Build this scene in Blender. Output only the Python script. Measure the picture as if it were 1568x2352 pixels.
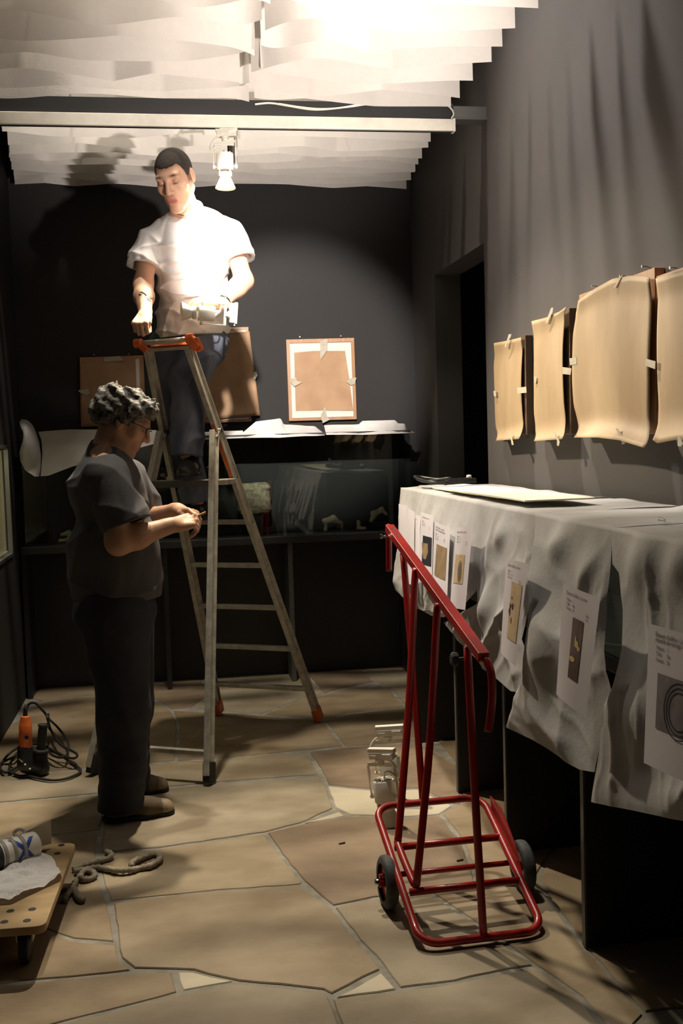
import bpy, bmesh, math, random
import numpy as np
from mathutils import Vector, Matrix
for o in list(bpy.data.objects): bpy.data.objects.remove(o)
SC = bpy.context.scene
COL = SC.collection
rnd = random.Random(7)

# ------------------------------------------------------------------ camera
FPX = 2450.0
PSI, PITCH, ROLL = math.radians(8.9), math.radians(3.9), 0.030
CP = np.array([0.0, 0.0, 1.5])
CF = np.array([math.sin(PSI)*math.cos(PITCH), math.cos(PSI)*math.cos(PITCH), -math.sin(PITCH)])
_r0 = np.array([math.cos(PSI), -math.sin(PSI), 0.0]); _u0 = np.cross(_r0, CF)
CR = _r0*math.cos(ROLL) - _u0*math.sin(ROLL); CU = np.cross(CR, CF)
cam = bpy.data.cameras.new('camera'); cam_o = bpy.data.objects.new('camera', cam); COL.objects.link(cam_o)
cam.sensor_fit = 'VERTICAL'; cam.sensor_height = 24.0; cam.lens = FPX/2352*24.0
cam.clip_start = 0.05; cam.clip_end = 60
m = Matrix.Identity(4)
for i in range(3):
    m[i][0], m[i][1], m[i][2], m[i][3] = CR[i], CU[i], -CF[i], CP[i]
cam_o.matrix_world = m
SC.camera = cam_o

# ------------------------------------------------------------------ world, lamps, exposure
SC.view_settings.view_transform = 'Standard'; SC.view_settings.look = 'None'
SC.view_settings.exposure = 0.0; SC.view_settings.gamma = 1.0
SC.view_settings.use_curve_mapping = False
W = bpy.data.worlds.new('world'); SC.world = W; W.use_nodes = True
W.node_tree.nodes['Background'].inputs[0].default_value = (0.9, 0.85, 0.75, 1)
W.node_tree.nodes['Background'].inputs[1].default_value = 0.0015

def lamp(name, kind, loc, target, energy, color=(1, .86, .68), size=0.05, angle=60, blend=.5):
    l = bpy.data.lights.new(name, kind); l.energy = energy; l.color = color
    if kind == 'AREA': l.shape = 'DISK'; l.size = size
    else: l.shadow_soft_size = size
    if kind == 'SPOT': l.spot_size = math.radians(angle); l.spot_blend = blend
    o = bpy.data.objects.new(name, l); COL.objects.link(o); o.location = loc
    d = Vector(target) - Vector(loc); o.rotation_euler = d.to_track_quat('-Z', 'Y').to_euler()
    return o
# a lit track lamp of the next track towards the camera, a lamp high above the paper ceiling
lamp('key_lamp', 'SPOT', (.25, 3.10, 3.02), (.78, 6.9, 1.93), 1050, (1, .90, .81), .035, 28, .6)
lamp('high_lamp', 'SPOT', (.15, 4.60, 6.2), (1.60, 4.05, 2.5), 1350, (1, .93, .84), .17, 36, 1.0)
lamp('high_lamp_b', 'SPOT', (.10, 4.85, 6.3), (.10, 4.75, 0), 800, (1, .90, .74), .10, 62, .8)
lamp('added_strip_uplight', 'SPOT', (1.35, 1.30, 1.48), (.62, 4.9, 3.18), 840, (1, .89, .80), .05, 36, 1.0)  # made-up lamp out of view, added to brighten the ceiling strips from below
lamp('track_lamp_beam', 'SPOT', (.24, 5.17, 2.72), (.62, 4.0, 0), 260, (1, .84, .62), .03, 128, .6)

# ------------------------------------------------------------------ pixel rays (1568 x 2352 frame) met with room planes
def ray(px, py): return CF + CR*((px-784)/FPX) - CU*((py-1176)/FPX)
def at(ax, v, px, py):
    d = ray(px, py); return CP + d*((v-CP[ax])/d[ax])
def PZ(px, py, z=0.0): return at(2, z, px, py)
def PY(px, py, y): return at(1, y, px, py)
def PX(px, py, x): return at(0, x, px, py)

# ------------------------------------------------------------------ materials
def mat(name, col, rough=.6, metal=0.0, var=0.0, scale=8.0, bump=0.0, bscale=60.0, spec=.5, trans=0.0, coat=0.0, col2=None, stretch=(1,1,1), vcol=None, detail=4.0, sss=0.0):
    M = bpy.data.materials.new(name); M.use_nodes = True
    nt = M.node_tree; N = nt.nodes; L = nt.links; b = N['Principled BSDF']
    b.inputs['Roughness'].default_value = rough; b.inputs['Metallic'].default_value = metal
    b.inputs['Specular IOR Level'].default_value = spec
    b.inputs['Coat Weight'].default_value = coat
    c = (*col, 1); b.inputs['Base Color'].default_value = c
    tc = N.new('ShaderNodeTexCoord'); mp = N.new('ShaderNodeMapping'); L.new(tc.outputs['Object'], mp.inputs['Vector'])
    mp.inputs['Scale'].default_value = stretch
    src = None
    if vcol:
        a = N.new('ShaderNodeVertexColor'); a.layer_name = vcol; src = a.outputs['Color']
    if var > 0 or col2:
        nz = N.new('ShaderNodeTexNoise'); nz.inputs['Scale'].default_value = scale; nz.inputs['Detail'].default_value = detail
        L.new(mp.outputs[0], nz.inputs['Vector'])
        rp = N.new('ShaderNodeValToRGB')
        if col2: e0, e1 = c, (*col2, 1)
        else:
            e0 = tuple(max(0, x*(1-var)) for x in col)+(1,); e1 = tuple(min(1, x*(1+var)) for x in col)+(1,)
        rp.color_ramp.elements[0].position = .36; rp.color_ramp.elements[1].position = .66
        rp.color_ramp.elements[0].color = e0; rp.color_ramp.elements[1].color = e1
        L.new(nz.outputs['Fac'], rp.inputs['Fac'])
        if src is not None:
            mx = N.new('ShaderNodeMix'); mx.data_type = 'RGBA'; mx.blend_type = 'MULTIPLY'; mx.inputs['Factor'].default_value = 1
            L.new(src, mx.inputs['A']); L.new(rp.outputs['Color'], mx.inputs['B']); src = mx.outputs['Result']
        else: src = rp.outputs['Color']
    if src is not None: L.new(src, b.inputs['Base Color'])
    if bump > 0:
        n2 = N.new('ShaderNodeTexNoise'); n2.inputs['Scale'].default_value = bscale; n2.inputs['Detail'].default_value = 5
        L.new(mp.outputs[0], n2.inputs['Vector'])
        bp = N.new('ShaderNodeBump'); bp.inputs['Strength'].default_value = bump; bp.inputs['Distance'].default_value = .01
        L.new(n2.outputs['Fac'], bp.inputs['Height']); L.new(bp.outputs['Normal'], b.inputs['Normal'])
    if sss > 0:
        b.inputs['Subsurface Weight'].default_value = sss; b.inputs['Subsurface Radius'].default_value = (.01, .004, .002)
    if trans > 0:
        tl = N.new('ShaderNodeBsdfTranslucent')
        if src is not None: L.new(src, tl.inputs['Color'])
        else: tl.inputs['Color'].default_value = c
        ms = N.new('ShaderNodeMixShader'); ms.inputs[0].default_value = trans
        L.new(b.outputs[0], ms.inputs[1]); L.new(tl.outputs[0], ms.inputs[2]); L.new(ms.outputs[0], N['Material Output'].inputs['Surface'])
    return M
def glassmat(name, refl=1.0, tint=(.93, .97, .95)):
    M = bpy.data.materials.new(name); M.use_nodes = True; nt = M.node_tree; N = nt.nodes; L = nt.links
    N.remove(N['Principled BSDF'])
    t = N.new('ShaderNodeBsdfTransparent'); t.inputs[0].default_value = (*tint, 1)
    g = N.new('ShaderNodeBsdfGlossy'); g.inputs['Roughness'].default_value = .02; g.inputs[0].default_value = (.75, .75, .75, 1)
    f = N.new('ShaderNodeFresnel'); ge = N.new('ShaderNodeNewGeometry'); mr = N.new('ShaderNodeMapRange')
    mr.inputs['To Min'].default_value = 1.5; mr.inputs['To Max'].default_value = 1/1.5; L.new(ge.outputs['Backfacing'], mr.inputs['Value']); L.new(mr.outputs[0], f.inputs['IOR'])
    ms = N.new('ShaderNodeMixShader'); L.new(f.outputs[0], ms.inputs[0]); L.new(t.outputs[0], ms.inputs[1]); L.new(g.outputs[0], ms.inputs[2])
    L.new(ms.outputs[0], N['Material Output'].inputs['Surface'])
    return M
def emis(name, col, s):
    M = bpy.data.materials.new(name); M.use_nodes = True; N = M.node_tree.nodes; b = N['Principled BSDF']
    b.inputs['Emission Color'].default_value = (*col, 1); b.inputs['Emission Strength'].default_value = s
    return M

m_wall = mat('dark_grey_paint', (.019, .018, .018), .75, var=.08, scale=3, bump=.05, bscale=200)
m_rwall = mat('grey_wall_paint', (.075, .069, .068), .8, var=.05, scale=3, bump=.05, bscale=200)
m_black = mat('black_painted_board', (.012, .012, .013), .55, var=.15, scale=5)
m_case = mat('charcoal_lacquer', (.022, .022, .024), .45, var=.1, scale=4)
m_edge = mat('grey_edge', (.10, .10, .095), .5, var=.2, scale=12)  # plain grey, lighter than the black and charcoal boards
m_mortar = mat('grey_mortar', (.27, .255, .215), .9, var=.2, scale=14, bump=.3, bscale=120)
def stonemat(n, c, c2): return mat(n, c, .62, col2=c2, scale=3.4, bump=.16, bscale=38, stretch=(1, 1.5, 1), detail=11, spec=.35)
m_stone = [stonemat('beige_flagstone', (.25, .19, .115), (.37, .30, .20)), stonemat('tan_flagstone', (.215, .155, .09), (.335, .26, .165)),
           stonemat('pinkish_brown_flagstone', (.19, .135, .088), (.30, .225, .15)), stonemat('grey_beige_flagstone', (.245, .20, .13), (.36, .305, .22))]
m_stoneL = stonemat('pale_flagstone', (.50, .44, .32), (.58, .52, .40))
m_strip = mat('white_nonwoven', (.80, .765, .73), .85, var=.015, scale=30, trans=.22, bump=.08, bscale=90)
m_white = mat('white_enamel', (.76, .73, .65), .38, var=.05, scale=20)
m_cream = mat('cream_panel', (.60, .55, .42), .6, var=.04, scale=6)
m_alu = mat('paint_spattered_aluminium', (.46, .44, .38), .42, .45, col2=(.66, .63, .54), scale=26, bump=.12, bscale=80, detail=8)
m_orange = mat('orange_plastic', (.72, .15, .03), .45, var=.2, scale=18)
m_rubber = mat('black_rubber', (.018, .018, .018), .7, var=.2, scale=20)
m_tyre = mat('grey_black_tyre', (.05, .052, .055), .75, var=.3, scale=30)
m_red = mat('red_enamel', (.30, .012, .010), .32, var=.1, scale=10, coat=.25)
m_chrome = mat('chrome', (.75, .75, .75), .15, 1.0)
m_kraft = mat('kraft_paper', (.36, .255, .145), .6, col2=(.46, .34, .205), scale=5, bump=.25, bscale=11, stretch=(1, 1, .35))
m_kraft2 = mat('brown_wrapping_paper', (.40, .235, .13), .65, col2=(.48, .30, .17), scale=7, bump=.3, bscale=9)
m_wood = mat('light_wood_frame', (.40, .215, .11), .5, col2=(.47, .27, .15), scale=6, stretch=(8, 8, 1))
m_dwood = mat('dark_wood_frame', (.10, .062, .036), .5, var=.2, scale=8)
m_mount = mat('white_mount_board', (.78, .70, .64), .7, var=.02)
m_tape = mat('masking_tape', (.62, .57, .46), .6, var=.08, scale=30, trans=.25)
m_crump = mat('white_tissue_paper', (.76, .74, .72), .8, var=.04, scale=14, trans=.2, bump=.1, bscale=60)
m_tissue = mat('white_dust_sheet', (.50, .495, .49), .8, var=.05, scale=14, trans=.25, bump=.1, bscale=60)
m_paper = mat('white_printer_paper', (.62, .585, .625), .7, var=.015, trans=.15)
m_ink = mat('black_ink', (.03, .03, .035), .6)
m_board = mat('cream_foam_board', (.80, .76, .58), .6, var=.02)
m_boarde = mat('foam_board_core', (.42, .40, .30), .8)
m_ply = mat('worn_plywood', (.30, .20, .09), .6, col2=(.42, .29, .14), scale=5, bump=.15, bscale=30, stretch=(1, 4, 1), detail=8)
m_rope = mat('dirty_rope', (.30, .26, .19), .85, var=.25, scale=40, bump=.5, bscale=150)
m_glass = glassmat('clear_glass')
m_shirtw = mat('white_cotton', (.80, .78, .78), .85, var=.02, bump=.1, bscale=250)
m_shirtg = mat('charcoal_cotton', (.075, .073, .078), .9, var=.08, bump=.12, bscale=250)
m_denim = mat('blue_denim', (.055, .07, .115), .85, col2=(.17, .19, .245), scale=7, bump=.2, bscale=300, stretch=(1, 1, .4))
m_denimd = mat('dark_navy_denim', (.018, .021, .032), .85, var=.25, scale=9, bump=.15, bscale=300)
m_skin = mat('skin', (1, 1, 1), .5, vcol='Col', var=.0, col2=None, sss=.05, spec=.3)
m_hairb = mat('cropped_brown_hair', (.022, .015, .010), .8, var=.4, scale=140, bump=.6, bscale=400)
m_hairg = mat('curly_grey_hair', (.016, .015, .013), .75, col2=(.21, .20, .175), scale=34, bump=.7, bscale=70, detail=6)
m_shoe = mat('brown_suede', (.12, .085, .05), .75, var=.2, scale=20)
m_toe = mat('tan_leather', (.25, .19, .11), .6, var=.15, scale=25)
m_shoed = mat('black_leather', (.014, .013, .013), .5, var=.2, scale=20)
m_bone = mat('pale_carved_bone', (.55, .46, .36), .6, var=.2, scale=30, bump=.3, bscale=60)
m_boney = mat('yellowed_bone', (.42, .38, .22), .6, var=.2, scale=30, bump=.3, bscale=60)
m_carv = mat('carved_stone', (.30, .26, .18), .75, var=.3, scale=40, bump=.8, bscale=55)
m_panel = mat('black_felt_panel', (.009, .009, .009), .85)
m_plas = mat('black_plastic', (.02, .02, .02), .35)
m_cable = mat('white_cable', (.72, .70, .62), .45)
m_blue = mat('blue_tape', (.02, .05, .36), .5)
m_grey = mat('grey_bands', (.30, .29, .25), .5)
m_lens = mat('dark_lens', (.02, .025, .03), .08, coat=.5)
m_dark = mat('brown_photograph', (.045, .018, .014), .5, col2=(.10, .05, .04), scale=30)
m_pbrown = mat('sepia_photograph', (.17, .11, .055), .6, col2=(.26, .18, .09), scale=22)
m_ptan = mat('tan_photograph', (.40, .29, .16), .6, col2=(.50, .38, .23), scale=25)
m_pblack = mat('black_photograph', (.012, .012, .018), .5)
m_pgrey = mat('grey_photograph', (.10, .09, .10), .55, col2=(.20, .18, .19), scale=16)
m_metal = mat('grey_metal', (.30, .30, .29), .35, .8)
m_gold = mat('yellow_highlight', (.55, .42, .16), .5)
m_tan = mat('tan_card', (.42, .27, .12), .6, var=.1)

# ------------------------------------------------------------------ mesh helpers
def tag(o, label=None, cat=None, group=None, kind=None):
    if label: o['label'] = label
    if cat: o['category'] = cat
    if group: o['group'] = group
    if kind: o['kind'] = kind
    return o
def empty(name, loc, label=None, cat=None, group=None):
    o = bpy.data.objects.new(name, None); COL.objects.link(o); o.location = loc; o.empty_display_size = .05
    bpy.context.view_layer.update()
    return tag(o, label, cat, group)
PW = {}
def parent_to(o, p):
    if p is not None:
        o.parent = p
        o.matrix_parent_inverse = Matrix.Translation(-PW_loc(p))
def PW_loc(p):
    v = Vector(p.location)
    if p.parent is not None and p.type == 'EMPTY': v = v + PW_loc(p.parent)
    if p.type != 'EMPTY': v = Vector((0, 0, 0))
    return v
class MB:
    def __init__(s): s.v = []; s.f = []; s.mi = []; s.cur = 0
    def add(s, vs, fs):
        o = len(s.v); s.v += [tuple(map(float, q)) for q in vs]; s.f += [tuple(i+o for i in q) for q in fs]; s.mi += [s.cur]*len(fs)
        return s
    def frame(s, c, ux, uy, uz, hx, hy, hz):
        c, ux, uy, uz = map(np.asarray, (c, ux, uy, uz))
        vs = [c+ux*hx*a+uy*hy*b+uz*hz*d for a in (-1, 1) for b in (-1, 1) for d in (-1, 1)]
        return s.add(vs, [(0, 1, 3, 2), (4, 6, 7, 5), (0, 4, 5, 1), (2, 3, 7, 6), (0, 2, 6, 4), (1, 5, 7, 3)])
    def box(s, c, d, rz=0.0):
        cz, sz = math.cos(rz), math.sin(rz)
        return s.frame(c, (cz, sz, 0), (-sz, cz, 0), (0, 0, 1), d[0]/2, d[1]/2, d[2]/2)
    def bbox(s, x0, x1, y0, y1, z0, z1): return s.box(((x0+x1)/2, (y0+y1)/2, (z0+z1)/2), (x1-x0, y1-y0, z1-z0))
    def bar(s, a, b, w, t, ref=(0, 0, 1)):
        a, b = np.asarray(a, float), np.asarray(b, float); u = b-a; L = np.linalg.norm(u); u /= L
        r = np.cross(u, ref); r /= np.linalg.norm(r)+1e-12; n = np.cross(r, u)
        return s.frame((a+b)/2, u, r, n, L/2, w/2, t/2)
    def tube(s, pts, r, n=8, closed=False, caps=True):
        pts = [np.asarray(p, float) for p in pts]; N = len(pts); rr = r if hasattr(r, '__len__') else [r]*N
        prev = None; vs = []
        for i in range(N):
            if closed: t = pts[(i+1) % N]-pts[i-1]
            else: t = pts[min(i+1, N-1)]-pts[max(i-1, 0)]
            t = t/(np.linalg.norm(t)+1e-12)
            if prev is None:
                a = np.array([0, 0, 1.]) if abs(t[2]) < .9 else np.array([1., 0, 0]); x = np.cross(t, a)
            else: x = prev - t*(prev@t)
            x /= np.linalg.norm(x)+1e-12; prev = x; y = np.cross(t, x)
            for k in range(n):
                q = 2*math.pi*k/n; vs.append(pts[i]+(x*math.cos(q)+y*math.sin(q))*rr[i])
        fs = []
        for i in range(N if closed else N-1):
            j = (i+1) % N
            for k in range(n): l = (k+1) % n; fs.append((i*n+k, i*n+l, j*n+l, j*n+k))
        if caps and not closed: fs += [tuple(range(n))[::-1], tuple((N-1)*n+k for k in range(n))]
        return s.add(vs, fs)
    def lathe(s, o, ax, prof, n=20, cap0=True, cap1=True):
        o = np.asarray(o, float); ax = np.asarray(ax, float); ax /= np.linalg.norm(ax)
        a = np.array([0, 0, 1.]) if abs(ax[2]) < .9 else np.array([1., 0, 0]); x = np.cross(ax, a); x /= np.linalg.norm(x); y = np.cross(ax, x)
        vs = []
        for (h, r) in prof:
            for k in range(n): q = 2*math.pi*k/n; vs.append(o+ax*h+(x*math.cos(q)+y*math.sin(q))*r)
        fs = []
        for i in range(len(prof)-1):
            for k in range(n): l = (k+1) % n; fs.append((i*n+k, i*n+l, (i+1)*n+l, (i+1)*n+k))
        if cap0: fs.append(tuple(range(n))[::-1])
        if cap1: fs.append(tuple((len(prof)-1)*n+k for k in range(n)))
        return s.add(vs, fs)
    def grid(s, G):
        G = np.asarray(G); a, b = G.shape[:2]
        vs = G.reshape(-1, 3); fs = [(i*b+j, i*b+j+1, (i+1)*b+j+1, (i+1)*b+j) for i in range(a-1) for j in range(b-1)]
        return s.add(vs, fs)
    def prism(s, poly, z0, z1):
        n = len(poly); vs = [(p[0], p[1], z0) for p in poly]+[(p[0], p[1], z1) for p in poly]
        fs = [tuple(range(n))[::-1], tuple(range(n, 2*n))]+[(i, (i+1) % n, n+(i+1) % n, n+i) for i in range(n)]
        return s.add(vs, fs)
    def poly(s, pts): return s.add(pts, [tuple(range(len(pts)))])
    def build(s, name, mats, parent=None, smooth=False, label=None, cat=None, group=None, kind=None, solid=0.0, bev=0.0, auto=None):
        me = bpy.data.meshes.new(name); me.from_pydata(s.v, [], s.f)
        if not isinstance(mats, (list, tuple)): mats = [mats]
        for q in mats: me.materials.append(q)
        if any(s.mi): me.polygons.foreach_set('material_index', s.mi)
        bm = bmesh.new(); bm.from_mesh(me); bmesh.ops.recalc_face_normals(bm, faces=bm.faces)
        if auto is not None:
            for e in bm.edges:
                if len(e.link_faces) == 2 and e.calc_face_angle(0) > math.radians(auto): e.smooth = False
        bm.to_mesh(me); bm.free()
        if smooth or auto is not None: me.polygons.foreach_set('use_smooth', [True]*len(me.polygons))
        me.update()
        o = bpy.data.objects.new(name, me); COL.objects.link(o)
        parent_to(o, parent)
        if solid: q = o.modifiers.new('thickness', 'SOLIDIFY'); q.thickness = solid; q.offset = 0
        if bev: q = o.modifiers.new('bevel', 'BEVEL'); q.width = bev; q.segments = 2; q.limit_method = 'ANGLE'
        return tag(o, label, cat, group, kind)
def spline(pts, n=8, closed=False):
    pts = [np.asarray(p, float) for p in pts]; out = []; N = len(pts)
    for i in range(N if closed else N-1):
        g = (lambda k: pts[k % N]) if closed else (lambda k: pts[min(max(k, 0), N-1)])
        p0, p1, p2, p3 = g(i-1), g(i), g(i+1), g(i+2)
        for j in range(n):
            t = j/n; out.append(.5*((2*p1)+(-p0+p2)*t+(2*p0-5*p1+4*p2-p3)*t*t+(-p0+3*p1-3*p2+p3)*t**3))
    if not closed: out.append(pts[-1])
    return out
def resample(pts, n):
    pts = np.asarray(pts, float); d = np.r_[0, np.cumsum(np.linalg.norm(np.diff(pts, axis=0), axis=1))]; t = np.linspace(0, d[-1], n)
    return np.stack([np.interp(t, d, pts[:, k]) for k in range(pts.shape[1])], 1)
def coons(top, bot, left, right, nu, nv):
    T, B, Lf, Rt = resample(top, nu), resample(bot, nu), resample(left, nv), resample(right, nv)
    G = np.zeros((nv, nu, 3))
    for i in range(nv):
        v = i/(nv-1)
        for j in range(nu):
            u = j/(nu-1)
            G[i, j] = (1-v)*T[j]+v*B[j]+(1-u)*Lf[i]+u*Rt[i]-((1-u)*(1-v)*T[0]+u*(1-v)*T[-1]+(1-u)*v*B[0]+u*v*B[-1])
    return G
class NZ:   # smooth pseudo-noise from random plane waves
    def __init__(s, seed, freq, n=7, dim=3, st=(1, 1, 1)):
        r = np.random.RandomState(seed); d = r.normal(size=(n, dim)); d /= np.linalg.norm(d, axis=1)[:, None]
        s.k = (d*freq*r.uniform(.6, 1.5, (n, 1))*np.asarray(st)[:dim]).astype(np.float32); s.p = r.uniform(0, 6.28, n).astype(np.float32); s.n = n
    def __call__(s, P): return np.sin(P@s.k.T+s.p).sum(-1)/math.sqrt(s.n)*.8
def text_mesh(body, size):
    c = bpy.data.curves.new('txt', 'FONT'); c.body = body; c.size = size; c.resolution_u = 2
    o = bpy.data.objects.new('txt', c); COL.objects.link(o); dg = bpy.context.evaluated_depsgraph_get()
    me = bpy.data.meshes.new_from_object(o.evaluated_get(dg)); vs = [tuple(v.co) for v in me.vertices]; fs = [tuple(p.vertices) for p in me.polygons]
    bpy.data.objects.remove(o); bpy.data.meshes.remove(me); return vs, fs

# ------------------------------------------------------------------ implicit surfaces for bodies and cloth
def rc(a, b, ra, rb=None, k=.02):
    a = np.asarray(a, np.float32); b = np.asarray(b, np.float32); rb = ra if rb is None else rb; u = b-a; uu = float(u@u)+1e-12
    def f(P):
        t = np.clip(((P-a)@u)/uu, 0, 1)
        return np.linalg.norm(P-a-t[:, None]*u, axis=1)-(ra+t*(rb-ra))
    return ('u', k, f)
def el(c, r, k=.02, Rm=None):
    c = np.asarray(c, np.float32); r = np.asarray(r, np.float32); Rm = None if Rm is None else np.asarray(Rm, np.float32)
    def f(P):
        q = P-c
        if Rm is not None: q = q@Rm.T
        k0 = np.linalg.norm(q/r, axis=1); k1 = np.linalg.norm(q/(r*r), axis=1)+1e-9
        return k0*(k0-1)/k1
    return ('u', k, f)
def sub(pr): return ('s', pr[1], pr[2])
def inter(pr): return ('i', pr[1], pr[2])
def plane(p, n, k=.004):   # keep the side n points to
    p = np.asarray(p, np.float32); n = np.asarray(n, np.float32); n = n/np.linalg.norm(n)
    return ('i', k, lambda P: -((P-p)@n))
def ev(prims, P):
    d = None
    for op, k, f in prims:
        g = f(P)
        if op == 'd': d = d+g; continue
        if d is None: d = g; continue
        if op == 'u':
            h = np.clip(.5+.5*(d-g)/k, 0, 1); d = d*(1-h)+g*h-k*h*(1-h)
        elif op == 's':
            g = -g; h = np.clip(.5-.5*(d-g)/k, 0, 1); d = d*(1-h)+g*h+k*h*(1-h)
        else:
            h = np.clip(.5-.5*(d-g)/k, 0, 1); d = d*(1-h)+g*h+k*h*(1-h)
    return d
def group(prims, k=.02): return ('u', k, lambda P: ev(prims, P))
def surf(prims, lo, hi, h):
    lo = np.asarray(lo, float); hi = np.asarray(hi, float); Bk = 8
    nb = np.maximum(1, np.ceil((hi-lo)/(h*Bk)).astype(int)); n = nb*Bk
    bc = np.stack(np.meshgrid(*[lo[i]+(np.arange(nb[i])+.5)*Bk*h for i in range(3)], indexing='ij'), -1).reshape(-1, 3).astype(np.float32)
    dc = ev(prims, bc); act = np.abs(dc) < Bk*h*.87*1.35+.012
    F = np.empty((nb[0], nb[1], nb[2], Bk, Bk, Bk), np.float32).reshape(-1, Bk**3); F[:] = np.where(dc < 0, -1., 1.)[:, None]
    off = np.stack(np.meshgrid(*[np.arange(Bk)]*3, indexing='ij'), -1).reshape(-1, 3)
    idx = np.nonzero(act)[0]; b3 = np.stack(np.unravel_index(idx, nb), 1)
    for s in range(0, len(idx), 400):
        q = b3[s:s+400]; P = (lo+(q[:, None, :]*Bk+off[None])*h).reshape(-1, 3).astype(np.float32)
        F[idx[s:s+400]] = ev(prims, P).reshape(-1, Bk**3)
    F = F.reshape(*nb, Bk, Bk, Bk).transpose(0, 3, 1, 4, 2, 5).reshape(n)
    S = F < 0
    c = np.zeros(tuple(n-1), np.uint8); sh = [(a, b, d) for a in (0, 1) for b in (0, 1) for d in (0, 1)]
    v = lambda A, s: A[s[0]:n[0]-1+s[0], s[1]:n[1]-1+s[1], s[2]:n[2]-1+s[2]]
    for s in sh: c += v(S, s)
    A = np.nonzero((c > 0) & (c < 8)); ci = np.stack(A, 1); nv = len(ci)
    ID = np.full(tuple(n-1), -1, np.int32); ID[A] = np.arange(nv)
    acc = np.zeros((nv, 3)); cnt = np.zeros(nv)
    val = {s: F[ci[:, 0]+s[0], ci[:, 1]+s[1], ci[:, 2]+s[2]] for s in sh}
    for s in sh:
        for ax in range(3):
            if s[ax] == 0:
                t = list(s); t[ax] = 1; t = tuple(t); a, b = val[s], val[t]; mk = (a < 0) != (b < 0)
                w = np.where(mk, a/(a-b+1e-20), 0); p = np.tile(np.array(s, float), (nv, 1)); p[:, ax] += w
                acc[mk] += p[mk]; cnt[mk] += 1
    V = lo+(ci+acc/np.maximum(cnt, 1)[:, None])*h
    Q = []
    for ax in range(3):
        sl0 = [slice(1, -1)]*3; sl0[ax] = slice(0, n[ax]-1); sl1 = [slice(1, -1)]*3; sl1[ax] = slice(1, n[ax])
        a, b = S[tuple(sl0)], S[tuple(sl1)]; E = np.stack(np.nonzero(a != b), 1)
        o1 = np.ones(3, int); o1[ax] = 0; E = E+o1; fl = S[E[:, 0], E[:, 1], E[:, 2]]
        u, w = [(1, 2), (2, 0), (0, 1)][ax]
        du = np.zeros(3, int); du[u] = 1; dw = np.zeros(3, int); dw[w] = 1
        g = lambda X: ID[X[:, 0], X[:, 1], X[:, 2]]
        q = np.stack([g(E-du-dw), g(E-dw), g(E), g(E-du)], 1)
        q[~fl] = q[~fl][:, ::-1]; ok = (q >= 0).all(1); Q.append(q[ok])
    return V, np.concatenate(Q)
def sdf_obj(name, prims, lo, hi, h, mats, parent=None, label=None, colf=None, smooth_it=1):
    V, Q = surf(prims, lo, hi, h)
    me = bpy.data.meshes.new(name); me.vertices.add(len(V)); me.vertices.foreach_set('co', V.astype(np.float32).ravel())
    me.loops.add(Q.size); me.loops.foreach_set('vertex_index', Q.ravel().astype(np.int32)); me.polygons.add(len(Q))
    me.polygons.foreach_set('loop_start', np.arange(0, Q.size, 4, dtype=np.int32)); me.polygons.foreach_set('loop_total', np.full(len(Q), 4, np.int32))
    me.update(calc_edges=True); me.polygons.foreach_set('use_smooth', [True]*len(Q))
    if not isinstance(mats, (list, tuple)): mats = [mats]
    for q in mats: me.materials.append(q)
    if colf is not None:
        a = me.color_attributes.new('Col', 'FLOAT_COLOR', 'POINT'); a.data.foreach_set('color', colf(V).astype(np.float32).ravel())
    me.validate(); o = bpy.data.objects.new(name, me); COL.objects.link(o); parent_to(o, parent)
    return tag(o, label)

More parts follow.
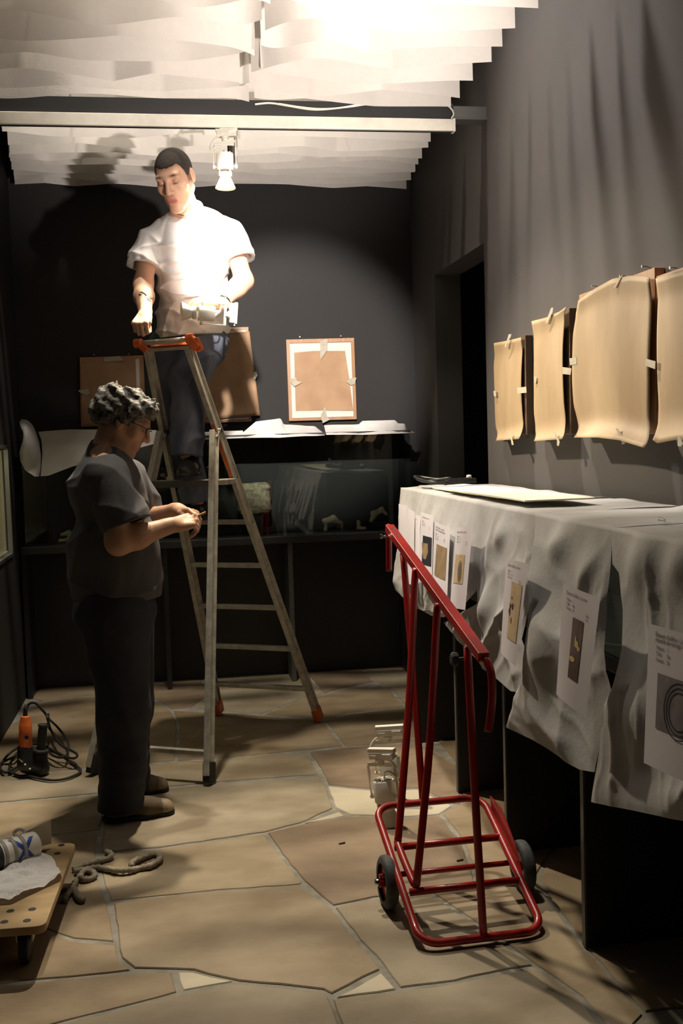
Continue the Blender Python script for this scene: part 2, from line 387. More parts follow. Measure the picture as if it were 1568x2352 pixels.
# ================================================================== THE SETTING
XL, XR, YB, ZC = -.93, 1.60, 6.92, 6.8
b = MB(); b.bbox(XL-.3, 3.2, -1.2, YB+.2, -.12, -.004)
floor = b.build('floor', m_mortar, kind='structure', label='grey mortar bed of the flagstone floor')
STONES = [
 (0, [(258,2074),(404,2056),(496,2046),(690,2033),(761,2085),(822,2160),(876,2226),(761,2284),(741,2273),(547,2253),(445,2228),(399,2226),(307,2224),(277,2200),(268,2146)]),
 (0, [(235,2020),(230,1960),(368,1949),(608,1914),(644,1962),(696,2026),(690,2031),(496,2044),(404,2054),(251,2069)]),
 (4, [(404,2230),(445,2230),(545,2253),(417,2276)]),
 (1, [(396,2230),(410,2278),(200,2332),(0,2385),(-200,2440),(-200,2300),(0,2262),(120,2250),(250,2238)]),
 (3, [(417,2280),(545,2256),(741,2276),(756,2287),(790,2375),(760,2480),(150,2520),(-40,2420),(0,2388),(200,2335)]),
 (4, [(765,2293),(876,2230),(914,2272)]),
 (3, [(766,2083),(860,2063),(986,2050),(1113,2135),(1228,2217),(1167,2226),(1045,2253),(917,2269),(879,2217),(822,2156)]),
 (3, [(760,2293),(914,2275),(1045,2256),(1231,2221),(1330,2290),(1420,2400),(1450,2520),(760,2480),(793,2378)]),
 (0, [(990,2050),(1100,2035),(1230,2020),(1345,2180),(1480,2330),(1420,2390),(1335,2288),(1231,2217),(1113,2132)]),
 (2, [(612,1912),(693,1893),(795,1875),(875,1876),(936,1878),(1010,1872),(1060,1930),(1095,2032),(986,2048),(860,2060),(764,2080),(698,2024),(646,1962)]),
 (4, [(693,1892),(779,1862),(795,1873)]),
 (4, [(750,1804),(818,1812),(870,1815),(960,1812),(1040,1850),(1010,1870),(936,1875),(875,1873),(804,1871),(768,1854)]),
 (3, [(235,1905),(250,1822),(493,1800),(614,1791),(734,1782),(750,1806),(766,1856),(690,1890),(608,1911),(368,1946),(230,1956)]),
 (0, [(250,1818),(255,1760),(405,1750),(500,1743),(650,1730),(707,1732),(732,1778),(614,1787),(493,1796)]),
 (2, [(710,1727),(789,1716),(864,1712),(960,1705),(1050,1760),(1060,1846),(1040,1846),(960,1809),(870,1812),(818,1809),(752,1801),(735,1764)]),
 (1, [(411,1699),(410,1660),(396,1632),(560,1640),(743,1657),(789,1713),(650,1727),(500,1740),(405,1747)]),
 (1, [(746,1655),(800,1640),(930,1625),(1000,1700),(960,1702),(864,1709),(792,1714)]),
 (1, [(95,1613),(193,1601),(336,1597),(393,1632),(407,1660),(408,1699),(402,1747),(255,1757),(60,1775),(-100,1790),(-20,1700)]),
 (3, [(-150,1795),(60,1779),(250,1762),(247,1820),(0,1842),(-200,1870)]),
 (0, [(-220,1875),(0,1845),(245,1823),(232,1905),(119,1917),(0,1935),(-250,1960)]),
 (1, [(-280,1965),(0,1938),(119,1920),(227,1912),(222,1962),(228,2022),(248,2072),(262,2146),(266,2163),(167,2155),(104,2133),(-60,2110),(-330,2120)]),
 (1, [(-350,2125),(-60,2113),(104,2138),(167,2160),(268,2169),(276,2203),(305,2228),(250,2235),(120,2247),(0,2259),(-350,2290)]),
 (0, [(105,1577),(335,1564),(336,1594),(193,1598),(95,1610),(60,1600)]),
 (2, [(338,1564),(460,1556),(480,1595),(440,1625),(396,1629),(340,1597)]),
 (3, [(463,1556),(700,1544),(743,1593),(700,1600),(600,1640),(560,1637),(445,1625),(484,1597)]),
 (2, [(703,1544),(830,1537),(860,1565),(796,1578),(743,1591)]),
 (3, [(833,1537),(1000,1529),(1030,1560),(1010,1590),(910,1597),(893,1575),(863,1565)]),
 (1, [(745,1596),(796,1581),(893,1578),(908,1598),(930,1622),(800,1637),(745,1652),(605,1641),(700,1602)]),
 (1, [(912,1600),(1010,1593),(1120,1650),(1130,1740),(1050,1757),(1000,1697),(935,1624)]),
 (1, [(1053,1760),(1130,1743),(1300,1900),(1230,2015),(1100,2030),(1062,1930),(1015,1870),(1043,1850),(1062,1848)]),
 (0, [(1235,2018),(1305,1905),(1500,2050),(1700,2300),(1480,2325),(1347,2178)]),
]
def inset(poly, d):
    n = len(poly); out = []
    ar = sum(poly[i][0]*poly[(i+1) % n][1]-poly[(i+1) % n][0]*poly[i][1] for i in range(n)); s = 1 if ar > 0 else -1
    for i in range(n):
        p0, p1, p2 = (np.array(poly[(i+k) % n]) for k in (-1, 0, 1))
        a = (p1-p0)/(np.linalg.norm(p1-p0)+1e-9); c = (p2-p1)/(np.linalg.norm(p2-p1)+1e-9)
        na = np.array([-a[1], a[0]])*s; nc = np.array([-c[1], c[0]])*s; q = na+nc; q /= max(.35, q@q/2)**.5*np.linalg.norm(q)+1e-9
        out.append(p1+q*d)
    return out
for si, (mi, px) in enumerate(STONES):
    P = [PZ(x, max(y, 1500))[:2] for x, y in px]; P = inset(P, .0075); r2 = random.Random(si*13+5); Q = []
    for i in range(len(P)):
        a, c = P[i], P[(i+1) % len(P)]; L = np.linalg.norm(c-a); k = max(1, int(L/.05))
        for j in range(k):
            p = a+(c-a)*j/k
            if j: p = p+np.array([r2.uniform(-1, 1), r2.uniform(-1, 1)])*.0035
            Q.append(p)
    b = MB(); z = r2.uniform(-.0012, .0012); n = len(Q); I = inset(Q, .004)
    vs = [(q[0], q[1], -.03) for q in Q]+[(q[0], q[1], z-.003) for q in Q]+[(q[0], q[1], z) for q in I]
    fs = [(i, (i+1) % n, n+(i+1) % n, n+i) for i in range(n)]+[(n+i, n+(i+1) % n, 2*n+(i+1) % n, 2*n+i) for i in range(n)]+[tuple(range(2*n, 3*n))]
    b.add(vs, fs); b.build('stone', m_stoneL if mi == 4 else m_stone[mi], floor)

# left wall with the opening of the lit niche
NY0, NY1, NZ0, NZ1 = 4.95, 6.34, .90, 1.515
b = MB()
b.bbox(XL-.45, XL, -1.2, NY0, -.1, ZC); b.bbox(XL-.45, XL, NY1, YB, -.1, ZC); b.bbox(XL-.45, XL, NY0, NY1, -.1, NZ0); b.bbox(XL-.45, XL, NY0, NY1, NZ1, ZC)
b.bbox(XL-.45, XL-.30, NY0, NY1, NZ0, NZ1)
b.build('wall_left', m_wall, kind='structure')
b = MB(); b.bbox(XL-.3, 3.2, YB, YB+.2, -.1, ZC); b.build('wall_back', m_wall, kind='structure')
# right wall, a doorway cut near its far end
DY0, DY1, DZ = 5.30, 6.33, 2.47
b = MB(); b.bbox(XR, XR+.16, -1.2, DY0, -.1, ZC); b.bbox(XR, XR+.16, DY0, DY1, DZ, ZC); b.bbox(XR, XR+.16, DY1, YB, -.1, ZC)
b.build('wall_right', m_rwall, kind='structure')
b = MB(); b.bbox(3.0, 3.2, 4.2, YB, -.1, 3.2); b.bbox(XR+.16, 3.2, 4.1, 4.2, -.1, 3.2); b.bbox(XR+.16, 3.2, 4.1, YB, 3.2, 3.3)
b.build('wall_side_room', m_black, kind='structure')
b = MB(); b.bbox(XL-.45, 3.2, -1.4, -1.2, -.1, ZC); b.build('wall_front', m_wall, kind='structure')
b = MB(); b.bbox(XL-.45, 3.2, -1.4, YB+.2, ZC, ZC+.15); b.build('ceiling', m_wall, kind='structure')
# dark beam between the two fields of hanging strips, steel bracket at the wall
b = MB(); b.bbox(XL, 1.43, 5.20, 5.29, 3.048, 3.125); bm_ = b.build('trim_1', m_case, kind='structure', label='dark beam carrying the lighting track')
b = MB(); b.bbox(1.43, XR, 5.21, 5.28, 3.06, 3.118); b.bbox(1.42, XR, 5.20, 5.29, 3.052, 3.060); b.build('beam_bracket', m_metal, bm_)

# ------------------------------------------------------------------ hanging ceiling strips
rowsF = [3.55, 3.78, 4.00, 4.21, 4.42, 4.62, 4.81, 4.99, 5.125]
rowsB = [5.56, 5.75, 5.92, 6.08, 6.22, 6.35, 6.47, 6.58, 6.69, 6.80]
ordn = ['first', 'second', 'third', 'fourth', 'fifth', 'sixth', 'seventh', 'eighth', 'ninth', 'tenth']
def strip(y, x0, x1, seed, label, grp, amp, curl0, curl1, zb=3.10):
    r = random.Random(seed); xs = [x0]; k = 0
    while xs[-1] < x1-.22: xs.append(xs[-1]+r.uniform(.17, .40))
    xs[-1] = x1; sg = r.choice((-1, 1)); off = []
    for i in range(len(xs)): off.append(sg*r.uniform(.35, 1)*amp); sg = -sg if r.random() < .85 else sg
    lin = [r.random() < .62 for _ in xs]; N = 90; H = .30; rows = 5; G = np.zeros((rows, N, 3))
    zo = [r.uniform(-.006, .006) for _ in range(6)]; c0 = r.uniform(.6, 1); c1 = r.uniform(.6, 1); top = [q*r.uniform(.6, 1) for q in off]
    for j in range(N):
        x = x0+(x1-x0)*j/(N-1); i = max(q for q in range(len(xs)-1) if xs[q] <= x+1e-9); t = (x-xs[i])/(xs[i+1]-xs[i])
        s = t if lin[i] else t*t*(3-2*t)
        yb = off[i]*(1-s)+off[i+1]*s; yt = top[i]*(1-s)+top[i+1]*s
        if curl0: q = max(0, 1-(x-x0)/.13); yb += curl0*q*q*c0*.09; yt += curl0*q*q*c0*.07
        if curl1: q = max(0, 1-(x1-x)/.13); yb += curl1*q*q*c1*.09; yt += curl1*q*q*c1*.07
        z0 = zb+zo[0]+zo[1]*math.sin(x*3+seed)+zo[2]*math.sin(x*7+seed*2)
        for i2 in range(rows):
            w = i2/(rows-1); G[i2, j] = (x, y+yb*(1-w)+yt*w, z0+H*w)
    mb = MB(); mb.grid(G)
    return mb.build('paper_strip', m_strip, None, smooth=True, label=label, cat='ceiling strip', group=grp)
for k, y in enumerate(rowsF):
    o = ordn[len(rowsF)-1-k]
    xe = 1.41+.01*(k % 3)+(0 if k != 8 else -.02)
    strip(y, -.90, .43+rnd.uniform(-.03, .01), 100+k, 'white wavy ceiling strip left of the seam, %s row in front of the dark beam' % o, 'ceiling strips in front of the beam', .076 if k < 8 else .05, 0, -1 if k % 2 else 1)
    strip(y+.012, .42+rnd.uniform(-.02, .03), xe, 200+k, 'white wavy ceiling strip right of the seam, %s row in front of the dark beam' % o, 'ceiling strips in front of the beam', .076 if k < 8 else .05, 1 if k % 2 else -1, 0)
for k, y in enumerate(rowsB):
    o = ordn[k]; x0 = -.77-.012*k
    strip(y, x0, .38+rnd.uniform(-.015, .02), 300+k, 'white wavy ceiling strip left of the seam, %s row behind the dark beam' % o, 'ceiling strips behind the beam', .056, 0, 0)
    strip(y, .42+rnd.uniform(-.01, .02), 1.45+.012*k, 400+k, 'white wavy ceiling strip right of the seam, %s row behind the dark beam' % o, 'ceiling strips behind the beam', .056, 0, 0)

for k, (x, y0, y1) in enumerate(((-.45, -1.2, 5.15), (.95, -1.2, 5.15), (-.40, 5.5, YB), (.95, 5.5, YB))):
    b = MB(); b.tube([(x, y0, 3.402), (x, y1, 3.402)], .003, 6); b.build('trim_%d' % (k+2), m_metal, kind='structure', label='thin wire the ceiling strips hang from')
# ------------------------------------------------------------------ lighting track and loose cable
t = empty('lighting_track', (.35, 5.2, 2.985), 'long white lighting track under the dark beam', 'lighting track')
b = MB(); b.bbox(XL+.005, 1.42, 5.178, 5.222, 2.990, 3.047); b.build('rail', m_white, t, bev=.003)
b = MB(); b.bbox(XL+.005, 1.42, 5.192, 5.208, 2.987, 2.992); b.build('contact_slot', m_plas, t)
b = MB(); b.bbox(1.42, 1.432, 5.176, 5.224, 2.988, 3.049); b.build('end_cap', m_white, t)
cp = [PY(x, y, 5.185) for x, y in ((585,240),(620,237),(660,243),(720,252),(780,248),(830,240),(880,239),(940,238),(1000,236),(1020,238),(1036,250),(1041,262),(1036,272))]
b = MB(); b.tube(spline(cp, 6), .0045, 6); b.build('loose_cable', m_cable, None, smooth=True, label='thin white cable drooping along the dark beam to the track end', cat='cable', group='thin white cables on the beam')
cp = [PY(x, y, 5.182) for x, y in ((640,238),(690,246),(740,250),(800,246),(850,239),(900,237))]
b = MB(); b.tube(spline(cp, 6), .0035, 6); b.build('loose_cable', m_cable, None, smooth=True, label='shorter thin cable lying beside the drooping cable on the dark beam', cat='cable', group='thin white cables on the beam')

# ------------------------------------------------------------------ track spotlights
def spot_lamp(label, Mx, group='track spotlights', s=1.0, cord_side=1):
    """local frame: origin at the mouth of the reflector, +z towards the track adapter, x across the bail"""
    T = lambda p: tuple((Mx @ Vector((p[0]*s, p[1]*s, p[2]*s, 1)))[:3])
    D = lambda v: np.array((Mx.to_3x3() @ Vector(v)).normalized())
    zx = D((0, 0, 1)); o = empty('track_spotlight', T((0, 0, 0)), label, 'spotlight', group)
    b = MB(); b.lathe(T((0, 0, 0)), zx, [(0, .050*s), (.004*s, .051*s), (.058*s, .027*s), (.060*s, .034*s), (.078*s, .035*s)], 22, False, False)
    b.lathe(T((0, 0, 0)), zx, [(.001*s, .048*s), (.056*s, .025*s)], 22, False, True); b.build('reflector', m_white, o, auto=40)
    b = MB(); b.lathe(T((0, 0, .088)), zx, [(0, .030*s), (.003*s, .042*s), (.082*s, .042*s), (.085*s, .040*s)], 24); h = b.build('lamp_body', m_white, o, auto=40)
    b = MB()
    for k in range(10):
        q = 2*math.pi*k/10; b.bar(T((.012*math.cos(q), .012*math.sin(q), .175)), T((.038*math.cos(q), .038*math.sin(q), .175)), .003*s, .006*s, ref=tuple(zx))
    b.build('cooling_fin', m_white, h, kind='stuff')
    b = MB()
    for q in (-.7, .7, 2.4, 3.9): b.bar(T((.034*math.cos(q), .034*math.sin(q), .072)), T((.034*math.cos(q), .034*math.sin(q), .094)), .006*s, .006*s)
    b.build('reflector_clip', m_white, h, kind='stuff')
    b = MB()
    for sx in (-1, 1):
        b.bar(T((sx*.056, 0, .105)), T((sx*.056, 0, .232)), .014*s, .0035*s, ref=tuple(D((1, 0, 0))))
        b.lathe(T((sx*.050, 0, .108)), D((sx, 0, 0)), [(0, .010*s), (.010*s, .010*s), (.013*s, .006*s)], 12)
        b.bar(T((sx*.040, 0, .108)), T((sx*.058, 0, .108)), .006*s, .006*s)
    b.bar(T((-.058, 0, .232)), T((.058, 0, .232)), .014*s, .0035*s, ref=tuple(D((0, 1, 0)))); b.build('bail', m_white, o)
    b = MB(); b.lathe(T((0, 0, .232)), zx, [(0, .014*s), (.014*s, .014*s), (.016*s, .020*s), (.022*s, .020*s)], 14); b.build('swivel', m_white, o, auto=40)
    b = MB()
    b.frame(T((.010, 0, .268)), D((1, 0, 0)), D((0, 1, 0)), zx, .050*s, .016*s, .013*s); b.frame(T((.010, 0, .288)), D((1, 0, 0)), D((0, 1, 0)), zx, .055*s, .013*s, .008*s)
    b.frame(T((-.022, -.017, .266)), D((1, 0, 0)), D((0, 1, 0)), zx, .014*s, .003*s, .006*s); b.frame(T((.036, -.017, .272)), D((1, 0, 0)), D((0, 1, 0)), zx, .018*s, .003*s, .005*s)
    b.build('track_adapter', m_white, o, bev=.0015)
    c = cord_side; pts = [T(p) for p in ((c*.004, .006, .175), (c*.012, .0, .20), (c*.04, -.01, .208), (c*.068, -.012, .19), (c*.070, -.01, .215), (c*.05, -.006, .245), (c*.02, -.01, .258))]
    b = MB(); b.tube(spline(pts, 6), .004*s, 7); b.build('cord', m_cable, o, smooth=True)
    return o
def frame_mx(o, z, xhint):
    z = Vector(z).normalized(); x = Vector(xhint); x = (x-z*x.dot(z)).normalized(); y = z.cross(x)
    M = Matrix.Identity(4)
    for i in range(3): M[i][0], M[i][1], M[i][2], M[i][3] = x[i], y[i], z[i], o[i]
    return M
pc = PY(517, 412, 5.2)
spot_lamp('white track spotlight hanging from the lighting track, cone pointing down', frame_mx((pc[0], 5.2, 2.99-.296*.95), (.02, 0, 1), (1, -.2, 0)), s=.95, cord_side=-1)
p1 = PZ(893, 1893); p2 = PZ(905, 1836)
spot_lamp('white spotlight standing on the floor, nearer of two behind the red trolley', frame_mx((p1[0], p1[1], .001), (-.10, .03, 1), (.8, -.6, 0)), s=1.02, cord_side=1)
spot_lamp('white spotlight standing on the floor, farther of two behind the red trolley', frame_mx((p2[0]-.005, p2[1], .001), (-.06, .0, 1), (1, -.25, 0)), s=1.06, cord_side=-1)
a0, a1 = PY(416, 716, 5.03), PY(520, 721, 5.03)
spot_lamp('white spotlight held on his lap by the man on the ladder', frame_mx(a0+np.array([-.0, 0, .0]), a1-a0+np.array([0, .02, 0]), (0, -.25, 1)), s=.88, cord_side=1)

# ------------------------------------------------------------------ lit niche in the left wall
t = empty('wall_showcase', (XL, 5.6, NZ0), 'lit cream showcase set into the left wall', 'showcase')
b = MB(); b.bbox(XL-.295, XL-.285, NY0+.005, NY1-.005, NZ0+.005, NZ1-.005); b.build('back_panel', m_cream, t)
for y0 in (NY1-.02, NY0+.008):
    b = MB(); b.bbox(XL-.285, XL-.03, y0, y0+.012, NZ0+.005, NZ1-.005); b.build('side_panel', m_cream, t)
b = MB(); b.bbox(XL-.285, XL-.02, NY0+.02, NY1-.02, NZ0+.003, NZ0+.018); b.build('bottom_panel', m_cream, t)
b = MB(); b.bbox(XL-.285, XL-.02, NY0+.02, NY1-.02, NZ1-.02, NZ1-.004); b.build('top_panel', m_case, t)
b = MB()
for y0, y1, z0, z1 in ((NY1-.03, NY1, NZ0, NZ1), (NY0, NY0+.03, NZ0, NZ1), (NY0, NY1, NZ0-.012, NZ0+.006), (NY0, NY1, NZ1-.01, NZ1+.01)): b.bbox(XL-.018, XL+.006, y0, y1, z0, z1)
b.build('frame', m_metal, t)
b = MB(); b.bbox(XL-.025, XL-.019, NY0+.01, NY1-.01, NZ0+.01, NZ1-.01); b.build('glass_pane', m_glass, t)
b = MB(); b.bbox(XL-.24, XL-.20, NY0+.1, NY1-.1, NZ1-.032, NZ1-.021); b.build('light_strip', emis('warm_strip_light', (1, .85, .58), 14), t)

# ================================================================== BACK SHOWCASE
CY = 6.50; SZ0, SZ1, GT = .872, .918, 1.545
t = empty('glass_showcase', (.3, 6.7, 0), 'long dark showcase with glass front standing along the back wall', 'showcase')
b = MB(); b.bbox(XL+.02, 1.50, CY, YB-.01, SZ0, SZ1); b.build('shelf', m_case, t, bev=.004)
b = MB(); b.bbox(XL+.02, 1.50, 6.80, 6.83, 0.0, SZ0); b.build('rear_panel', m_case, t)
for x in (-.90, PZ(391, 1575)[0], PZ(672, 1557)[0], 1.44):
    b = MB(); b.bbox(x-.014, x+.014, CY+.05, 6.80, 0.0, SZ0); b.build('leg_panel', m_edge if 0 < x < 1 else m_case, t)
b = MB(); b.bbox(XL+.02, 1.50, 6.86, 6.88, SZ1, GT); b.build('back_panel', m_panel, t)
for x0, x1 in ((-.88, .36), (.366, 1.46)):
    b = MB(); b.bbox(x0, x1, CY+.012, CY+.018, SZ1, GT-.012); b.build('glass_pane', m_glass, t)
b = MB(); b.bbox(1.46, 1.466, CY+.012, 6.86, SZ1, GT-.012); b.build('glass_pane', m_glass, t, label='glass end pane')
b = MB(); b.bbox(XL+.02, 1.47, CY+.008, 6.86, GT-.012, GT); b.build('top_panel', m_case, t)

def lump(name, label, cat, grp, spec, mt, base, dv=.004):
    b = MB(); vs0 = []
    base = np.array(base)
    prims = []
    for a, c, ra, rb in spec: prims.append(rc(base+np.array(a), base+np.array(c), ra, rb, .012))
    nz = NZ(int(abs(base[0])*1000)+3, 90); prims.append(('d', 0, lambda P: nz(P)*dv))
    pts = np.array([base+np.array(q) for s in spec for q in s[:2]]); lo = pts.min(0)-.06; hi = pts.max(0)+.06
    prims.append(plane(base, (0, 0, 1)))
    return tag(sdf_obj(name, prims, lo, hi, .005, mt), label, cat, grp)
bs = lambda x, y: np.array([PY(x, y, 6.70)[0], 6.70, SZ1+.0005])
lump('bone_carving', 'pale arched bone carving on two legs, leftmost of three right of the ladder', 'carving', 'small bone carvings in the showcase',
     [((-.05, 0, .0), (-.045, 0, .06), .011, .014), ((-.055, 0, .065), (0, 0, .075), .016, .024), ((0, 0, .075), (.05, 0, .05), .022, .014), ((.05, 0, .05), (.06, 0, .005), .012, .010)], m_bone, bs(765, 1214))
lump('bone_carving', 'smallest pale bone carving, a little upright figure between two arched ones', 'carving', 'small bone carvings in the showcase',
     [((-.012, 0, .01), (-.012, 0, .048), .014, .012), ((0, 0, .01), (.03, 0, .008), .012, .010)], m_bone, bs(828, 1212))
o = lump('bone_carving', 'curved pale bone carving reaching over a small dark stand, rightmost of three', 'carving', 'small bone carvings in the showcase',
     [((-.045, 0, .055), (-.02, 0, .10), .012, .022), ((-.02, 0, .10), (.03, 0, .125), .022, .016), ((.03, 0, .125), (.055, 0, .095), .014, .009)], m_bone, bs(868, 1212))
bb = bs(868, 1212); b = MB(); b.bbox(bb[0]-.05, bb[0]+.04, 6.665, 6.735, bb[2], bb[2]+.046); b.build('stand', m_black, o, bev=.003)
lump('bone_carving', 'yellowed jaw shaped bone carving behind the standing man', 'carving', 'small bone carvings in the showcase',
     [((-.03, 0, .012), (.04, 0, .016), .014, .016), ((.035, 0, .02), (.03, 0, .055), .014, .016), ((.03, 0, .058), (-.02, 0, .05), .016, .012)], m_boney, bs(150, 1240))
# carved casket between ladder stiles
c0, c1 = PY(548, 1180, 6.72), PY(618, 1108, 6.72); t = empty('carved_vessel', ((c0[0]+c1[0])/2, 6.72, SZ1), 'square carved stone vessel with rounded corners seen between the ladder stiles', 'vessel')
x0, x1, z0, z1 = c0[0], c1[0], c0[2], c1[2]; xm, zm = (x0+x1)/2, (z0+z1)/2; hw, hh = (x1-x0)/2, (z1-z0)/2
nz = NZ(5, 110)
def rbox(P):
    q = np.abs(P-np.array([xm, 6.72, zm], np.float32))-np.array([hw-.03, .05, hh-.03], np.float32); q2 = np.maximum(q, 0)
    return np.linalg.norm(q2, axis=1)+np.minimum(q.max(1), 0)-.03
band = lambda P: -.004*((np.abs(P[:, 2]-(z1-.035)) < .008) | (np.abs(P[:, 2]-(z0+.03)) < .006)).astype(np.float32)
sdf_obj('vessel_body', [('u', .01, rbox), ('d', 0, lambda P: nz(P)*.004+band(P))], (x0-.03, 6.6, z0-.03), (x1+.03, 6.84, z1+.03), .006, m_carv, t)
b = MB(); b.bbox(xm-.05, xm+.05, 6.69, 6.75, SZ1, z0+.012); b.build('plinth', m_case, t)

# paper and cloth left on top of the showcase
def crumple(G, amp, freq, seed, axis):
    nz = NZ(seed, freq); n2 = NZ(seed+1, freq*2.3); P = G.reshape(-1, 3).astype(np.float32); d = nz(P)*amp+np.abs(n2(P))*amp*.6
    G = G.copy(); G.reshape(-1, 3)[:] += d[:, None]*np.array(axis); return G
def sheet_px(name, label, cat, poly4, y, mt, nu=24, nv=10, amp=.008, seed=1, grp=None, lean=0.0, solid=0.0):
    top, bot, lf, rt = [[PY(a, c, y) for a, c in q] for q in poly4]
    G = coons(top, bot, lf, rt, nu, nv)
    for i in range(nv): G[i, :, 1] += lean*(1-i/(nv-1))
    G = crumple(G, amp, 26, seed, (0, -1, .2)); b = MB(); b.grid(G)
    return b.build(name, mt, None, smooth=True, label=label, cat=cat, group=grp)
g = 'papers on top of the back showcase'
sheet_px('tissue_sheet', 'crumpled white paper with a raised flap on the middle of the back showcase top', 'paper sheet', ([(556,996),(590,968),(648,960),(655,975),(728,978),(746,994)], [(556,1006),(640,1005),(746,1000)], [(556,996),(556,1006)], [(746,994),(746,1000)]), 6.488, m_crump, 40, 8, .007, 3, g, .1)
sheet_px('tissue_sheet', 'white folded paper with taped edge on the right end of the showcase top', 'paper sheet', ([(749,976),(770,975),(830,974),(838,966),(915,964),(922,972),(937,972),(941,990),(953,989)], [(749,999),(850,998),(953,994)], [(749,976),(749,999)], [(953,989),(953,994)]), 6.488, m_crump, 40, 8, .006, 8, g, .1)
sheet_px('tissue_sheet', 'narrow grey white paper lying along the showcase top behind the ladder', 'paper sheet', ([(370,992),(440,994),(510,990),(560,988)], [(370,1010),(470,1009),(560,1006)], [(370,992),(370,1010)], [(560,988),(560,1006)]), 6.488, m_crump, 30, 6, .006, 12, g, .1)
# translucent sheet hanging at the left end with a curled edge
L0 = [(88,992),(95,1010),(97,1040),(95,1070),(93,1094)]
top = [PY(a, c, 6.47) for a, c in ((88,990),(112,988),(160,985),(260,986),(360,988))]; bot = [PY(a, c, 6.45) for a, c in ((93,1094),(110,1093),(165,1072),(260,1045),(360,1018))]
lf = [PY(a, c, 6.46) for a, c in L0]; rt = [PY(360, 988, 6.47), PY(360, 1018, 6.45)]
G = crumple(coons(top, bot, lf, rt, 40, 16), .008, 20, 31, (0, -1, 0))
hang = empty('hanging_sheet', (PY(95, 1040, 6.46)[0], 6.46, 1.3), 'white translucent sheet hanging over the left end of the showcase with a curled edge', 'dust sheet')
b = MB(); b.grid(G); b.build('sheet', m_tissue, hang, smooth=True)
cl = [(42,962),(62,964),(74,975),(82,992),(90,1015),(94,1045),(93,1075),(90,1094)]; cr = [(56,1000),(56,1004),(54,1010),(48,1025),(44,1040),(47,1060),(58,1080),(80,1095)]
A = resample([PY(a, c, 6.46) for a, c in cl], 22); B2 = resample([PY(a, c, 6.40) for a, c in cr], 22); A[0] = B2[0]*.2+A[0]*.8
G = np.zeros((22, 12, 3))
for i in range(22):
    for j in range(12):
        u = j/11; q = A[i]*(1-u)+B2[i]*u; q = q+np.array([0, -.07*math.sin(math.pi*u)*math.sin(math.pi*min(1, (i+2)/20)), 0]); G[i, j] = q
b = MB(); b.grid(crumple(G, .006, 24, 33, (.3, -1, 0))); b.build('curled_edge', m_tissue, hang, smooth=True)

# ================================================================== PICTURES ON THE BACK WALL
def quad_on(y, pts): return [PY(a, c, y) for a, c in pts]
def tape_px(par, pts, ax, v, mt=None):
    b = MB(); P = [at(ax, v, a, c) for a, c in pts]; n = np.zeros(3); n[ax] = -1.0
    b.poly(P); return b.build('tape', mt or m_tape, par, solid=.0012)
def pins(par, pts, ax, v):
    for a, c in pts:
        p = at(ax, v, a, c); d = np.zeros(3); d[ax] = -1
        b = MB(); b.lathe(p, d, [(-.02, .002), (.004, .002), (.005, .005), (.008, .005)], 8); b.build('nail', m_metal, par)
YW = YB
# framed picture with white mount, lit
t = empty('framed_picture', PY(738, 965, YW-.03), 'square light wood framed picture with white mount and brown paper, lit, on back wall', 'picture')
fr = [(657,780),(813,776),(819,963),(664,967)]; inn = [(665,788),(806,785),(812,956),(671,960)]
O, I = quad_on(YW-.03, fr), quad_on(YW-.032, inn); b = MB()
for i in range(4):
    j = (i+1) % 4; bk = lambda p: np.array([p[0], YW-.001, p[2]])
    b.add([O[i], O[j], I[j], I[i]], [(0, 1, 2, 3)]); b.add([O[i], O[j], bk(O[j]), bk(O[i])], [(0, 1, 2, 3)]); b.add([I[i], I[j], bk(I[j]), bk(I[i])], [(0, 1, 2, 3)])
b.build('frame', m_wood, t)
b = MB(); b.poly(quad_on(YW-.022, [(664,787),(807,784),(813,957),(670,961)])); b.build('mount', m_mount, t, solid=.002)
top = quad_on(YW-.026, [(675,810),(720,806),(792,806)]); bot = quad_on(YW-.026, [(679,944),(740,943),(811,943)]); lf = quad_on(YW-.026, [(675,810),(677,880),(679,944)]); rt = quad_on(YW-.026, [(792,806),(802,870),(811,943)])
G = crumple(coons(top, bot, lf, rt, 26, 24), .0035, 16, 41, (0, -1, 0)); b = MB(); b.grid(G); b.build('brown_paper', m_kraft2, t, smooth=True)
for q in ([(735,784),(752,778),(751,805),(736,827),(735,805)], [(667,870),(679,867),(682,875),(694,878),(676,888),(668,880)], [(795,877),(803,869),(818,867),(815,882),(806,885)], [(736,955),(746,934),(751,957),(757,964),(741,972)]):
    tape_px(t, q, 1, YW-.036)
pins(t, [(688,774),(782,772)], 1, YW-.012)
# large paper covered picture behind the ladder
t = empty('covered_picture', PY(520, 970, YW-.03), 'tall picture fully covered in brown paper on the back wall beside the ladder top', 'picture')
b = MB(); A = quad_on(YW-.03, [(452,754),(570,751),(578,968),(460,972)]); bk = [np.array([p[0], YW-.001, p[2]]) for p in A]
b.add(A+bk, [(0, 1, 2, 3), (4, 5, 6, 7), (0, 1, 5, 4), (1, 2, 6, 5), (2, 3, 7, 6), (3, 0, 4, 7)]); b.build('backing_board', m_wood, t)
b = MB(); b.poly(quad_on(YW-.031, [(470,762),(564,758),(564,764),(470,768)])); b.build('mount', m_mount, t, solid=.001); b = MB(); b.poly(quad_on(YW-.031, [(462,962),(571,958),(571,962),(462,967)])); b.build('mount', m_mount, t, solid=.001)
top = quad_on(YW-.045, [(445,768),(500,767),(573,761)]); bot = quad_on(YW-.045, [(450,966),(520,960),(597,954)]); lf = quad_on(YW-.045, [(445,768),(450,966)]); rt = quad_on(YW-.045, [(573,761),(584,850),(597,954)])
